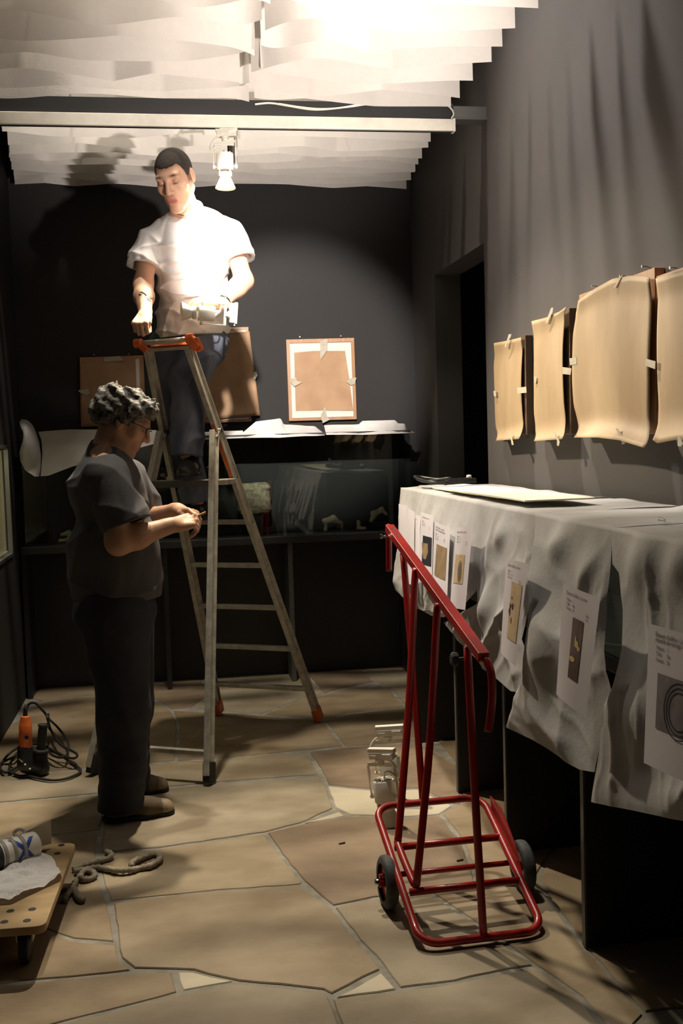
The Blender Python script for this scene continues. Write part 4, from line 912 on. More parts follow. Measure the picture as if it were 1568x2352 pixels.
# ================================================================== FURNITURE DOLLY WITH LARGE SPOTLIGHT
DZT = .135; c_nr, c_fr = PZ(103, 2126, DZT), PZ(175, 1934, DZT)
ev_ = (c_fr-c_nr); Ld = np.linalg.norm(ev_); eu = ev_/Ld; ew = A_([-eu[1], eu[0], 0])     # eu away from camera, ew towards the left wall
dol = empty('wooden_dolly', tuple((c_nr+c_fr)/2+ew*.2-A_([0, 0, DZT])), 'worn plywood furniture dolly with drilled corners on black casters', 'dolly')
Wd = .42; rr = .03; poly = []
for (a, c, st) in ((rr, rr, 180), (Ld-rr, rr, 270), (Ld-rr, Wd-rr, 0), (rr, Wd-rr, 90)):
    for k in range(5):
        q = math.radians(st+90*k/4); poly.append((c_nr+eu*(a+rr*math.cos(q))+ew*(c+rr*math.sin(q)))[:2])
b = MB(); b.prism(poly, DZT-.026, DZT); deck = b.build('deck', m_ply, dol, bev=.004)
for px in ((24,2092),(74,2088),(10,2117),(62,2114),(141,1941),(132,1960),(100,1956)):
    p = PZ(*px, DZT+.0006); b = MB(); b.lathe(p, (0, 0, 1), [(0, .0115), (.0002, .0115)], 14); b.build('bolt_hole', m_black, deck)
for a, c in ((.07, .07), (Ld-.16, .055), (.07, Wd-.07), (Ld-.07, Wd-.07)):
    p = c_nr+eu*a+ew*c; p[2] = 0
    b = MB(); b.box((p[0], p[1], DZT-.029), (.07, .06, .004)); b.frame(p+A_([0, 0, .088])+ew*.022, eu, ew, (0, 0, 1), .018, .002, .022); b.frame(p+A_([0, 0, .088])-ew*.022, eu, ew, (0, 0, 1), .018, .002, .022); k = b.build('caster', m_metal, dol)
    b = MB(); b.lathe(p+A_([0, 0, .047])-ew*.015, ew, [(0, .02), (0, .040), (.004, .046), (.026, .046), (.030, .040), (.030, .02)], 24); b.build('caster_wheel', m_rubber, k, auto=40)
# large spotlight lying on the dolly
R_ = .045; e0, e1 = PZ(84, 1938, DZT+R_+.0015), PZ(-12, 1968, DZT+R_+.0015); ax_ = (e1-e0)/np.linalg.norm(e1-e0)
bg = empty('large_spotlight', tuple((e0+e1)/2-A_([0, 0, R_])), 'large white cylinder spotlight with blue tape X lying on the wooden dolly', 'spotlight')
Lc = np.linalg.norm(e1-e0); b = MB(); b.lathe(e0, ax_, [(0, .036), (.006, R_-.002), (.02, R_-.001), (Lc-.03, R_), (Lc-.01, R_)], 28, True, True); bod = b.build('housing', m_white, bg, auto=40)
for s in (Lc*.36, Lc*.58, Lc*.80):
    b = MB(); b.lathe(e0, ax_, [(s, R_-.001), (s+.001, R_+.0012), (s+.013, R_+.0014), (s+.014, R_)], 28, False, False); b.build('grey_band', m_grey, bod, smooth=True)
b = MB(); b.lathe(e0, ax_, [(Lc-.012, R_), (Lc-.010, R_+.003), (Lc+.02, R_+.003), (Lc+.021, R_-.004), (Lc+.004, R_-.006)], 28, False, False); b.build('lens_ring', m_rubber, bod, auto=40)
b = MB(); b.lathe(e0, ax_, [(Lc+.005, R_-.005), (Lc+.012, R_-.02), (Lc+.014, .002)], 24); b.build('lens', m_lens, bod, smooth=True)
up = A_([0, 0, 1.]); sd = np.cross(ax_, up); sd /= np.linalg.norm(sd); sd = sd if sd[1] < 0 else -sd; up2 = np.cross(sd, ax_); up2 = up2 if up2[2] > 0 else -up2
b = MB()
for s0, a0, s1, a1 in ((.04, -25, .10, 75), (.03, 62, .09, -30)):
    G = []
    for k in range(12):
        f = k/11; s = s0+(s1-s0)*f; a = math.radians(a0+(a1-a0)*f); row = []
        for wv in (-.008, .008): row.append(e0+ax_*(s+wv)+(sd*math.cos(a)+up2*math.sin(a))*(R_+.0009))
        G.append(row)
    b.grid(A_(G))
b.build('blue_tape', m_blue, bod, label='blue tape cross')
pb = [PY(44, 1916, e0[1]+.055), PY(117, 1882, e0[1]+.075), PY(118, 1937, e0[1]+.075), PY(92, 1944, e0[1]+.06)]; b = MB(); b.poly(pb); b.build('mounting_plate', m_white, bg, solid=.006)
b = MB(); b.tube(spline([PY(36, 1922, e0[1]+.02), PY(33, 1912, e0[1]+.03), PY(43, 1905, e0[1]+.03), PY(55, 1908, e0[1]+.03), PY(52, 1918, e0[1]+.02), PY(38, 1922, e0[1]+.01)], 6), .006, 8); b.build('cable_loop', m_cable, bg, smooth=True)
# crumpled tissue on the dolly
pg = [(0,2006),(21,1991),(47,1993),(78,1970),(119,1968),(131,1994),(143,2008),(140,2018),(113,2032),(97,2043),(65,2054),(26,2075),(0,2075)]
G = coons([PZ(x, y, DZT+.012) for x, y in ((-60,2010),(0,2006),(21,1991),(47,1993),(78,1970),(119,1968))], [PZ(x, y, DZT+.004) for x, y in ((-60,2078),(0,2075),(26,2074),(65,2054),(113,2032),(141,2018))], [PZ(-60, 2010, DZT+.01), PZ(-60, 2078, DZT+.004)], [PZ(x, y, DZT+.006) for x, y in ((119,1968),(131,1994),(143,2008),(141,2018))], 36, 20)
nz = NZ(77, 45); n2 = NZ(78, 100); P = G.reshape(-1, 3).astype(np.float32); G.reshape(-1, 3)[:, 2] += np.abs(nz(P))*.016+np.abs(n2(P))*.007
b = MB(); b.grid(G); b.build('tissue_paper', m_crump, None, smooth=False, label='crumpled white tissue paper lying on the wooden dolly', cat='tissue')

# ================================================================== ROPE
rp = empty('knotted_rope', tuple(PZ(230, 1998)), 'dirty beige rope lying in loops on the floor beside the dolly', 'rope')
RP = [[(167,1997),(208,1982),(235,1976),(250,1971),(256,1962),(244,1956)], [(170,2001),(200,1997),(226,1993),(268,1999),(300,1998),(320,1995),(348,1987),(368,1971),(357,1962),(330,1969),(306,1980),(302,1990)],
      [(184,2018),(188,2006),(200,2000),(214,2003),(217,2013),(200,2020),(186,2017)], [(192,2000),(178,2020),(166,2036),(156,2052),(147,2070)], [(166,2034),(172,2048),(180,2060),(191,2069)], [(138,2046),(150,2042),(166,2034)]]
for k, q in enumerate(RP):
    rad_ = [.010, .011, .010, .010, .011, .008][k]; pts = spline([PZ(x, y, .012+.004*math.sin(i*2+k)) for i, (x, y) in enumerate(q)], 7); nn = len(pts)
    b = MB(); b.tube(pts, [rad_*(1+.16*math.sin(i*1.9)) for i in range(nn)], 8); b.build('strand', m_rope, rp, smooth=True)

# ================================================================== POWER TOOL WITH CABLE
YD = 4.98; dp = lambda x, y, dy=0: PY(x, y, YD+dy)
g0 = PZ(70, 1779); tl = empty('power_tool', tuple(g0), 'orange and black corded power tool with side handle standing by the left wall', 'power tool')
bx = dp(59, 1720); b = MB(); tp = dp(58, 1644); ln = tp-bx; l_ = np.linalg.norm(ln)
b.lathe(bx, ln, [(-.02, .030), (0, .032), (l_*.30, .029), (l_*.36, .031), (l_*.5, .029), (l_*.72, .029), (l_*.75, .027), (l_*.98, .020), (l_, .016)], 16); body = b.build('tool_body', m_orange, tl, auto=35)
b = MB(); b.tube([tp, tp+A_([.002, 0, .03]), tp+A_([.006, 0, .05])], [.011, .009, .007], 8); b.build('cord_sleeve', m_rubber, tl, smooth=True)
b = MB(); p = dp(61, 1693, -.028); b.lathe(p, (0, -1, 0), [(0, .010), (.006, .009)], 12); b.build('switch_button', m_rubber, body); b = MB(); p = dp(49, 1693, -.005); b.lathe(p, (-1, 0, 0), [(0, .010), (.008, .009)], 12); b.build('switch_button', m_rubber, body)
b = MB(); b.box(dp(62, 1702, -.028), (.012, .004, .012)); b.build('yellow_label', m_gold, body)
gx = dp(66, 1745, -.02); z0 = .002
gp = [rc(dp(58, 1722), dp(64, 1752), .036, .044, .02), rc(dp(64, 1752), dp(92, 1762), .045, .040, .02), rc(dp(92, 1735), dp(94, 1768), .030, .034, .02), plane((0, 0, z0), (0, 0, 1))]
sdf_obj('gear_housing', gp, dp(30, 1800, .14)-A_([.02, .3, .08]), dp(125, 1700)+A_([.05, .15, .05]), .005, m_plas, tl)
b = MB(); b.bar(dp(43, 1742, -.045), dp(53, 1750, -.05), .008, .004); b.lathe(dp(58, 1755, -.05), (0, -1, 0), [(0, .006), (.004, .005)], 10); b.lathe(dp(69, 1765, -.055), (0, -1, 0), [(0, .006), (.004, .005)], 10); b.build('chrome_screw', m_chrome, tl)
b = MB(); h0, h1 = dp(94, 1723, -.02), dp(99, 1663, -.02); hu = h1-h0; hl = np.linalg.norm(hu)
b.lathe(h0, hu, [(-.012, .012), (-.008, .034), (.002, .036), (.006, .020), (.015, .019), (hl*.3, .020), (hl*.75, .0205), (hl*.9, .019), (hl*.93, .023), (hl*.99, .023), (hl, .017)], 18); b.build('side_handle', m_rubber, tl, auto=35)
zc = lambda x, y: (x/7.84, 1580+y/7.84)
air = [(470,430),(490,330),(560,268),(650,280),(740,370),(830,480),(862,580)]
fl1 = [(900,720),(960,850),(1050,980),(1150,1060),(1250,1110),(1360,1170),(1390,1225),(1330,1265),(1200,1245),(1080,1190),(960,1125),(830,1060),(640,1008),(450,1025),(300,1090),(150,1200),(60,1310),(0,1400),(20,1480),(100,1522),(200,1490),(340,1405),(470,1310),(560,1230)]
fl2 = [(870,470),(885,560),(1000,670),(1120,810),(1190,910),(1232,1020),(1222,1150),(1170,1235),(1060,1250),(950,1215),(890,1160)]
fl3 = [(160,1500),(180,1400),(205,1320),(260,1230),(350,1140),(480,1080),(640,1080),(800,1090),(930,1140),(1050,1190),(1250,1320),(1400,1420),(1452,1490),(1400,1550),(1200,1630),(950,1662),(700,1630),(520,1590),(330,1580),(210,1530),(160,1490)]
fl4 = [(0,1360),(120,1300),(260,1240),(400,1160),(520,1110),(640,1085)]
def cordpts(q, z):
    return [PZ(*zc(x, y), max(.007, z*(1 if y < 1300 else .3))) for x, y in q]
b = MB(); b.tube(spline([dp(*zc(x, y), .03) for x, y in air]+[PZ(*zc(x, y), .05) for x, y in fl1[:2]], 6), .0062, 7)
for q, z in ((fl1, .05), (fl2, .05), (fl3, .04), (fl4, .055)): b.tube(spline(cordpts(q, z), 6), .0062, 7)
b.build('power_cord', m_rubber, tl, smooth=True)
for k, (x, y) in enumerate(((785, 1937), (1056, 1976))):
    b = MB(); p = PZ(x, y, .0025); b.bar(p-A_([.012, .003, 0]), p+A_([.012, .003, .001]), .006, .004); b.build('wood_splinter', m_shoed, None, label=['small dark splinter lying on the bare brown flagstone left of the trolley', 'small dark splinter on the floor under the red trolley frame'][k], cat='splinter', group='dark splinters on the floor')

# ================================================================== PEOPLE
def axes(yaw, pitch, roll):
    """yaw from -Y (towards the camera) to -X, pitch downwards, roll about the gaze"""
    f0 = A_([-math.sin(yaw), -math.cos(yaw), 0]); f = f0*math.cos(pitch)+A_([0, 0, -1.])*math.sin(pitch)
    u0 = f0*math.sin(pitch)+A_([0, 0, 1.])*math.cos(pitch); x0 = np.cross(f, u0)
    u = u0*math.cos(roll)+x0*math.sin(roll); x = np.cross(f, u)
    return np.stack([x, f, u])   # rows: lateral, forward, up
def loc(P, c, Rm, s): return ((P-np.asarray(c, np.float32))@np.asarray(Rm, np.float32).T)/s
SK = [el((0, -.012, .036), (.076, .098, .088)), el((0, .028, -.030), (.061, .066, .082), .03),
      rc((-.050, -.005, -.050), (-.016, .070, -.108), .022, .018, .03), rc((.050, -.005, -.050), (.016, .070, -.108), .022, .018, .03), el((0, .078, -.106), (.022, .018, .018), .02),
      el((-.046, .056, -.020), (.022, .022, .022), .02), el((.046, .056, -.020), (.022, .022, .022), .02), rc((-.040, .077, .030), (.040, .077, .030), .013, .013, .02),
      sub(el((-.033, .102, .010), (.023, .025, .016), .010)), sub(el((.033, .102, .010), (.023, .025, .016), .010)),
      el((-.032, .0755, .009), (.0155, .0145, .0130), .004), el((.032, .0755, .009), (.0155, .0145, .0130), .004),
      rc((0, .086, .026), (0, .113, -.026), .008, .012, .012), el((-.013, .099, -.031), (.009, .010, .008), .006), el((.013, .099, -.031), (.009, .010, .008), .006),
      sub(el((-.006, .106, -.038), (.004, .005, .003), .003)), sub(el((.006, .106, -.038), (.004, .005, .003), .003)),
      el((0, .074, -.062), (.034, .026, .028), .02), rc((-.017, .094, -.063), (.017, .094, -.063), .0058, .0058, .006), rc((-.014, .092, -.074), (.014, .092, -.074), .0072, .0072, .006),
      sub(rc((-.020, .102, -.0682), (.020, .102, -.0682), .0028, .0028, .002)),
      el((-.079, -.008, .000), (.010, .019, .032), .008), el((.079, -.008, .000), (.010, .019, .032), .008),
      sub(el((-.089, -.003, .003), (.007, .010, .018), .004)), sub(el((.089, -.003, .003), (.007, .010, .018), .004))]
def head(c, Rm, s=1.0, k=.03): return ('u', k, lambda P: ev(SK, loc(P, c, Rm, s))*s)
def facecol(V, c, Rm, s, base, stub=.25, lidshade=.6):
    Q = loc(V.astype(np.float32), c, Rm, s); x, y, z = Q.T; C = np.tile(np.array([*base, 1.]), (len(V), 1))
    inh = (np.abs(x) < .12) & (np.abs(y) < .14) & (np.abs(z) < .15)
    def blend(mk, col, a): C[:, :3] = C[:, :3]*(1-(mk*a)[:, None])+np.array(col)*(mk*a)[:, None]
    g = lambda v, s_: np.exp(-(v/s_)**2)
    lower = inh*(y > -.01)*np.clip((-.045-z)/.03, 0, 1); blend(lower, (.30, .19, .13), stub)
    blend(inh*(y > .07)*g(x, .024)*g(z+.046, .008), (.16, .09, .06), stub*1.8)
    blend(inh*(y > .08)*(np.abs(x) < .022)*np.clip(1-np.abs(z+.068)/.013, 0, 1)**.5, (.45, .11, .10), .9)
    for sx in (-1, 1):
        blend(inh*(y > .06)*g(x-sx*.033, .019)*g(z-.036+.06*np.abs(np.abs(x)-.033), .0055), (.03, .017, .012), 1.0)
        blend(inh*(y > .06)*g(x-sx*.032, .013)*g(z-.001, .0042), (.015, .008, .006), 1.0)
        blend(inh*(y > .05)*g(x-sx*.032, .018)*g(z-.010, .012), (.30, .15, .10), .45)
        blend(inh*g(x-sx*.083, .02)*g(y+.008, .02)*g(z, .03), (.60, .26, .20), .35)
    blend(inh*g(x, .014)*g(y-.112, .02)*g(z+.028, .012), (.60, .27, .21), .35)
    return C
def hand(w, d, nrm, side, curl=(.5, .7, .5), thumb=(.6, .5), sc=1.0, spread=.0, each=None):
    """w wrist, d along the hand, nrm out of the back of the hand, side +1/-1 puts the thumb on +x/-x"""
    d = A_(d, float); d /= np.linalg.norm(d); n = A_(nrm, float); n -= d*(n@d); n /= np.linalg.norm(n); x = np.cross(d, n)*side
    T = lambda a, b_, c: A_(w)+(x*a+d*b_+n*c)*sc; out = []
    bases = [(.030, .086), (.010, .092), (-.010, .088), (-.028, .079)]; lens = [(.042, .026, .021), (.046, .029, .022), (.042, .027, .021), (.034, .020, .018)]
    for (bx, by) in bases: out.append(rc(T(bx*.55, .012, 0), T(bx, by, .002), .0145*sc, .0115*sc, .012))
    out.append(rc(T(0, -.02, 0), T(0, .02, 0), .022*sc, .020*sc, .02)); out.append(rc(T(.018, .02, -.006), T(.022, .06, -.004), .016*sc, .014*sc, .014)); out.append(rc(T(-.02, .025, -.005), T(-.024, .06, -.003), .014*sc, .012*sc, .014))
    for i, (bx, by) in enumerate(bases):
        cu = curl if each is None else each[i]; a = 0; p = (bx, by, .002); r = .0098*sc if i < 3 else .0085*sc
        for j in range(3):
            a += cu[j]; l = lens[i][j]; q = (p[0]+spread*bx*.4, p[1]+l*math.cos(a), p[2]-l*math.sin(a))
            out.append(rc(T(*p), T(*q), r, r*.90, .0035)); p = q; r *= .90
    t0 = (.020, .022, -.008); t1 = (.020+.030*math.sin(thumb[0]), .022+.034*math.cos(thumb[0]), -.014); t2 = (t1[0]+.030*math.sin(thumb[0]-thumb[1]), t1[1]+.030*math.cos(thumb[0]-thumb[1]), t1[2]-.010); t3 = (t2[0]+.024*math.sin(thumb[0]-1.8*thumb[1]), t2[1]+.024*math.cos(thumb[0]-1.8*thumb[1]), t2[2]-.010)
    out += [rc(T(*t0), T(*t1), .0135*sc, .0115*sc, .010), rc(T(*t1), T(*t2), .0112*sc, .0098*sc, .004), rc(T(*t2), T(*t3), .0098*sc, .0082*sc, .003)]
    return out
def shoe(name, heel, toe, par, mt, sole, sc=1.0, mtoe=None):
    heel, toe = A_(heel, float), A_(toe, float); u = toe-heel; L = np.linalg.norm(u); u /= L; x = np.cross(u, (0, 0, 1)); z0 = heel[2]; up = A_([0, 0, 1.])
    T = lambda a, h, l=0: heel+u*a*L+up*h*sc+x*l*sc
    pr_ = [rc(T(.16, .040), T(.30, .052), .036*sc, .038*sc), rc(T(.30, .05), T(.62, .034), .038*sc, .034*sc, .03), rc(T(.62, .030, .004), T(.86, .022, .004), .038*sc, .030*sc, .03), rc(T(.55, .026, -.012), T(.82, .020, -.010), .030*sc, .026*sc, .03), rc(T(.20, .06), T(.24, .12), .036*sc, .038*sc, .02), plane(T(0, .012), up), sub(rc(T(.22, .13), T(.23, .08), .026*sc, .024*sc, .006))]
    lo, hi = np.minimum(heel, toe)-.09, np.maximum(heel, toe)+.09; hi[2] = z0+.18
    o = sdf_obj(name, pr_, lo, hi, .005, mt, par)
    so = [rc(T(.15, .004), T(.5, .004), .043*sc, .040*sc), rc(T(.5, .004), T(.86, .004), .042*sc, .036*sc, .03), plane(T(0, .0005), up), inter(('u', .002, lambda P: (P[:, 2]-(z0+.018)).astype(np.float32)))]
    sdf_obj('sole', so, lo, hi, .005, sole, o)
    if mtoe is not None:
        tc_ = [('u', .01, lambda P: ev(pr_, P)-.0015), plane(T(.80, 0), u, .003), plane(T(0, .014), up)]; sdf_obj('toe_cap', tc_, lo, hi, .005, mtoe, o)
    b = MB()
    for k in range(5):
        a = .36+.055*k; h = .086-.0085*k; b.tube([T(a, h-.004, -.022), T(a+.01, h+.003, 0), T(a, h-.004, .022)], .0025*sc, 6)
    b.build('lace', sole if mtoe is None else m_toe, o, smooth=True)
    return o

# ------------------------------------------------------------------ young man on the ladder
HC = PY(402, 410, 5.10); HR = axes(math.radians(23), math.radians(30), math.radians(4)); HS = 1.07
man1 = empty('person', (.05, 5.3, 1.12), 'young man with cropped hair and white t-shirt, high on the stepladder holding a spotlight', 'person')
nb = PY(432, 492, 5.24); shL, shR = PY(527, 532, 5.26), PY(344, 552, 5.28)
elL, wrL = PY(560, 645, 5.20), PY(508, 698, 5.10); elR, wrR = PY(329, 655, 5.22), PY(333, 722, 5.06)
chest = PY(436, 565, 5.27); belly = PY(442, 680, 5.33); hip = PY(440, 755, 5.40)
hipL, knL, anL = PY(478, 785, 5.40), PY(432, 868, 5.27), PY(428, 1040, 5.23)
hipR, knR, anR = PY(392, 790, 5.44), PY(402, 930, 5.43), PY(452, 1150, 5.43)
zr = A_([0, 0, 1.])
tatt = PY(330, 680, 5.12)
hR = hand(wrR+A_([0, -.01, 0]), (-.20, -.55, -.42), (-.25, -.55, .80), -1, (1.25, 1.55, 1.0), (.35, .9), 1.05)
hL = hand(PY(508, 698, 5.10), PY(462, 692, 5.07)-PY(508, 698, 5.10), (.1, -.6, .8), 1, (.45, .5, .35), (.5, .4), 1.0)
B1_ = [rc(PY(440, 540, 5.28), belly, .10, .10), rc(belly, hip, .10, .11), rc(PY(380, 530, 5.28), PY(495, 520, 5.28), .06, .06, .05), rc(nb, HC-HR[1]*.012-HR[2]*.05, .060, .056, .03), rc(PY(410, 520, 5.26), PY(470, 512, 5.26), .07, .07, .05), head(HC, HR, HS),
       rc(shL, elL, .049, .042), rc(elL, elL*.7+wrL*.3, .043, .042, .03), rc(elL*.7+wrL*.3, wrL, .042, .027, .03),
       rc(shR, elR, .049, .043), rc(elR, elR*.6+wrR*.4, .044, .044, .03), rc(elR*.6+wrR*.4, wrR, .044, .029, .03),
       rc(hipL, knL, .07, .05), rc(knL, anL, .05, .035), rc(hipR, knR, .07, .05), rc(knR, anR, .05, .035)]+hR+hL
skin1 = (.60, .36, .25)
def fade(C, V):
    Q = loc(V.astype(np.float32), HC, HR, HS); x, y, z = Q.T; S = np.clip((y-.018)/.036, 0, 1); S = S*S*(3-2*S); ax = np.abs(x)
    h = z-((.066+.006*np.exp(-((ax-.045)/.016)**2))*S+(-.010+.45*(y-.02))*(1-S)); a = np.clip((h+.016)/.02, 0, 1)*(np.linalg.norm(Q, axis=1) < .17)*(ax < .080)*.75
    C[:, :3] = C[:, :3]*(1-a)[:, None]+np.array((.05, .03, .02))*a[:, None]; return C
body = sdf_obj('body', B1_, (-.32, 4.86, 1.05), (.55, 5.62, 3.05), .0042, m_skin, man1, colf=lambda V: fade(facecol(V, HC, HR, HS, skin1), V))
def hairline(Q):
    x, y, z = Q.T; S = np.clip((y-.018)/.036, 0, 1); S = S*S*(3-2*S); ax = np.abs(x)
    return z-((.066+.006*np.exp(-((ax-.045)/.016)**2))*S+(-.010+.45*(y-.02))*(1-S)+.003*np.sin(x*330+y*210)*np.sin(y*290))
hp = [('u', .01, lambda P: ev(SK[:1], loc(P, HC, HR, HS))*HS-.0022), ('i', .003, lambda P: (-hairline(loc(P, HC, HR, HS))*HS*.8).astype(np.float32))]
nzh = NZ(9, 420); hp.append(('d', 0, lambda P: nzh(P)*.0006))
sdf_obj('hair', hp, HC-.16, HC+.16, .004, m_hairb, man1)
# shirt
nzf = NZ(21, 20, st=(1, 1, .8)); nzs = NZ(22, 34, st=(1.6, 1, .5)); ddir = A_([.55, .2, -.6], np.float32)
def folds1(P):
    zz = P[:, 2]; low = np.clip((2.62-zz)/.25, 0, 1); a = nzf(P*A_([1., 1., 2.2], np.float32)+0); c = np.abs(nzs(P)); q = np.abs(np.sin((P@ddir)*34+2.0*nzf(P*.6)))
    return -(.015*low*(1-np.abs(a))**2+.007*c+.011*low*(1-q)**3).astype(np.float32)
slL, slR = PY(552, 596, 5.22), PY(327, 612, 5.24)
dL = (elL-shL)/np.linalg.norm(elL-shL); dR = (elR-shR)/np.linalg.norm(elR-shR)
tor = [el(chest, (.168, .120, .16)), el(PY(442, 650, 5.32), (.164, .120, .16), .06), el(PY(441, 745, 5.385), (.170, .132, .24), .05), rc(PY(376, 533, 5.28), PY(495, 523, 5.27), .056, .056, .05), rc(nb+A_([0, .01, -.03]), nb+A_([0, .012, -.005]), .066, .064, .05)]
hemn = A_([-.05, 0, 1.])
sleeveL = [rc(shL, slL+dL*.03, .059, .071), ('d', 0, folds1), plane(slL, -dL, .004), sub(rc(slL-dL*.06, slL+dL*.1, .050, .066, .005))]
sleeveR = [rc(shR, slR+dR*.03, .059, .071), ('d', 0, folds1), plane(slR, -dR, .004), sub(rc(slR-dR*.06, slR+dR*.1, .050, .066, .005))]
torso_cut = [('u', .01, lambda P: ev(tor, P)), ('d', 0, folds1), plane(PY(440, 768, 5.27), hemn)]
sh = torso_cut+[group(sleeveL, .05), group(sleeveR, .04)]
ncn = HC-nb; ncn = ncn/np.linalg.norm(ncn)
sh += [sub(rc(nb+ncn*.005-A_([0, .012, 0]), nb+ncn*.12-A_([0, .02, 0]), .066, .085, .006))]
shirt = sdf_obj('shirt', sh, (-.36, 4.95, 1.9), (.62, 5.66, 2.86), .0055, m_shirtw, man1)
cx_ = np.cross(ncn, (0, 1, 0)); cx_ /= np.linalg.norm(cx_); cy_ = np.cross(ncn, cx_)
b = MB(); b.tube([nb+ncn*(.020+.012*math.sin(q)*0)-A_([0, .013, 0])+cx_*.072*math.cos(q)+cy_*.070*math.sin(q)-A_([0, 0, .018])*max(0, -(cy_*math.sin(q))[1]/1.0) for q in np.linspace(0, 2*math.pi, 33)[:-1]], .0085, 8, closed=True); b.build('collar', m_shirtw, man1, smooth=True)
# neck chain
pts = [];
for k in range(25):
    q = math.radians(-35+250*k/24); pts.append(nb+A_([.075*math.cos(q)*-1, -.075*math.sin(q)*.9-.02, .028-.055*max(0, math.sin(q))]))
b = MB(); b.tube(pts, .0022, 6); b.build('neck_chain', m_metal, man1, smooth=True)
b = MB(); p = HC+(HR[0]*.080+HR[1]*-.003+HR[2]*-.032)*HS; b.lathe(p, HR[0], [(0, .004), (.006, .004), (.008, .002)], 8); b.build('earring', m_chrome, man1)
b = MB(); wd = (wrL-elL)/np.linalg.norm(wrL-elL); b.lathe(wrL-wd*.03, wd, [(0, .033), (.002, .035), (.010, .034), (.012, .032)], 18, False, False); b.build('bracelet', m_chrome, man1, smooth=True)
# forearm tattoo as thin inked ribbons just above the skin
def skin_pt(x, y):
    d = ray(x, y).astype(np.float32); lo_, hi_ = 4.85, 5.3; P = np.stack([CP+d*t for t in np.linspace(4.7/d[1], 5.35/d[1], 160)]).astype(np.float32); f = ev(B1_, P); i = int(np.argmax(f < .0012)); return P[i].astype(float)
b = MB()
for q, r_ in (([(323,672),(320,676),(319,678),(323,678),(326,676),(325,673),(321,671),(327,671),(332,674),(336,679)], .0026), ([(337,681),(339,686),(341,690)], .002), ([(342,681),(343,688),(345,693)], .002), ([(346,680),(346,686),(350,684),(352,688)], .002), ([(320,676),(324,677)], .004)):
    b.tube([skin_pt(*c) for c in q], r_, 5)
b.build('tattoo', mat('tattoo_ink', (.05, .045, .06), .6), body, smooth=True)
# jeans
nzj = NZ(31, 26, st=(1, 1, .6))
nzj2 = NZ(33, 15, st=(1, 1, 1.6)); jf = lambda P: (-(.011*(1-np.abs(nzj(P)))**2)-.010*(1-np.abs(nzj2(P)))**3).astype(np.float32)
hemL = anL+A_([0, 0, -.01]); dl = (anL-knL)/np.linalg.norm(anL-knL); hemR = anR+A_([0, 0, 0]); dr = (anR-knR)/np.linalg.norm(anR-knR)
legL = [rc(hipL, knL, .100, .080), rc(knL, anL+dl*.03, .077, .074, .04), plane(hemL, -dl), sub(rc(hemL-dl*.05, hemL+dl*.1, .052, .066, .005))]
legR = [rc(hipR, knR, .098, .078), rc(knR, anR+dr*.03, .076, .070, .04), plane(hemR, -dr), sub(rc(hemR-dr*.05, hemR+dr*.1, .048, .058, .005))]
pel = [el(PY(440, 772, 5.41), (.160, .115, .11)), plane(PY(440, 744, 5.4), (0.03, 0, -1))]
jeans = sdf_obj('jeans', [group(pel)]+[group(legL, .045), group(legR, .035), ('d', 0, jf)], (-.28, 4.98, 1.1), (.48, 5.66, 2.16), .0065, m_denim, man1)
zt = 1.345; shoe('shoe', (PY(448, 1070, 5.30)[0], 5.30, zt), (PY(418, 1090, 5.05)[0], 5.06, zt), man1, m_shoed, m_rubber, 1.0)
rz_ = 1.103+.012; shoe('shoe', (PY(468, 1180, 5.50)[0], 5.52, rz_), (PY(432, 1180, 5.3)[0], 5.27, rz_), man1, m_shoed, m_rubber, .98)

# ------------------------------------------------------------------ grey haired man standing on the floor
Y2 = 4.42
HC2 = PY(284, 967, Y2); HR2 = axes(math.radians(-92), math.radians(29), math.radians(2)); HS2 = 1.05
man2 = empty('person', (-.2, Y2, 0), 'grey haired man in spectacles, charcoal t-shirt and dark jeans, standing in profile at ladder', 'person')
nb2 = PY(243, 1040, Y2)
sN, eN, wN = PY(246, 1105, 4.24), PY(272, 1246, 4.19), PY(392, 1207, 4.27); sF, eF, wF = PY(285, 1105, 4.60), PY(310, 1200, 4.66), PY(408, 1172, 4.47)
hN = hand(wN, PY(440, 1196, 4.31)-wN, (.12, -.55, .85), -1, (.75, .85, .6), (.55, .7), 1.06, each=[(.55, .6, .4), (.8, .9, .6), (.95, 1.0, .6), (1.0, 1.0, .7)])
hF = hand(wF, PY(448, 1178, 4.40)-wF, (.05, .35, .95), 1, (.5, .7, .5), (.5, .5), 1.04, each=[(.35, .5, .3), (.55, .7, .4), (.7, .8, .5), (.8, .8, .5)])
hip2 = PY(265, 1385, Y2); kN, aN = PY(284, 1625, 4.32), PY(272, 1845, 4.30); kF, aF = PY(294, 1625, 4.56), PY(288, 1800, 4.60)
B2_ = [rc(PY(240, 1120, Y2), PY(262, 1260, Y2), .12, .14), rc(PY(262, 1260, Y2), hip2, .14, .13), rc(PY(244, 1085, 4.30), PY(262, 1085, 4.54), .07, .07, .05), rc(nb2, HC2-HR2[1]*.02-HR2[2]*.05, .064, .060, .03), rc(nb2+A_([0, -.05, -.03]), nb2+A_([0, .05, -.03]), .06, .06, .04), head(HC2, HR2, HS2),
       rc(sN, eN, .055, .047), rc(eN, eN*.65+wN*.35, .047, .047, .03), rc(eN*.65+wN*.35, wN, .047, .031, .03), rc(sF, eF, .054, .046), rc(eF, eF*.65+wF*.35, .046, .045, .03), rc(eF*.65+wF*.35, wF, .045, .030, .03),
       rc(hip2+A_([0, -.09, 0]), kN, .08, .055), rc(kN, aN, .055, .038), rc(hip2+A_([0, .09, 0]), kF, .08, .055), rc(kF, aF, .055, .038)]+hN+hF
skin2 = (.50, .29, .19)
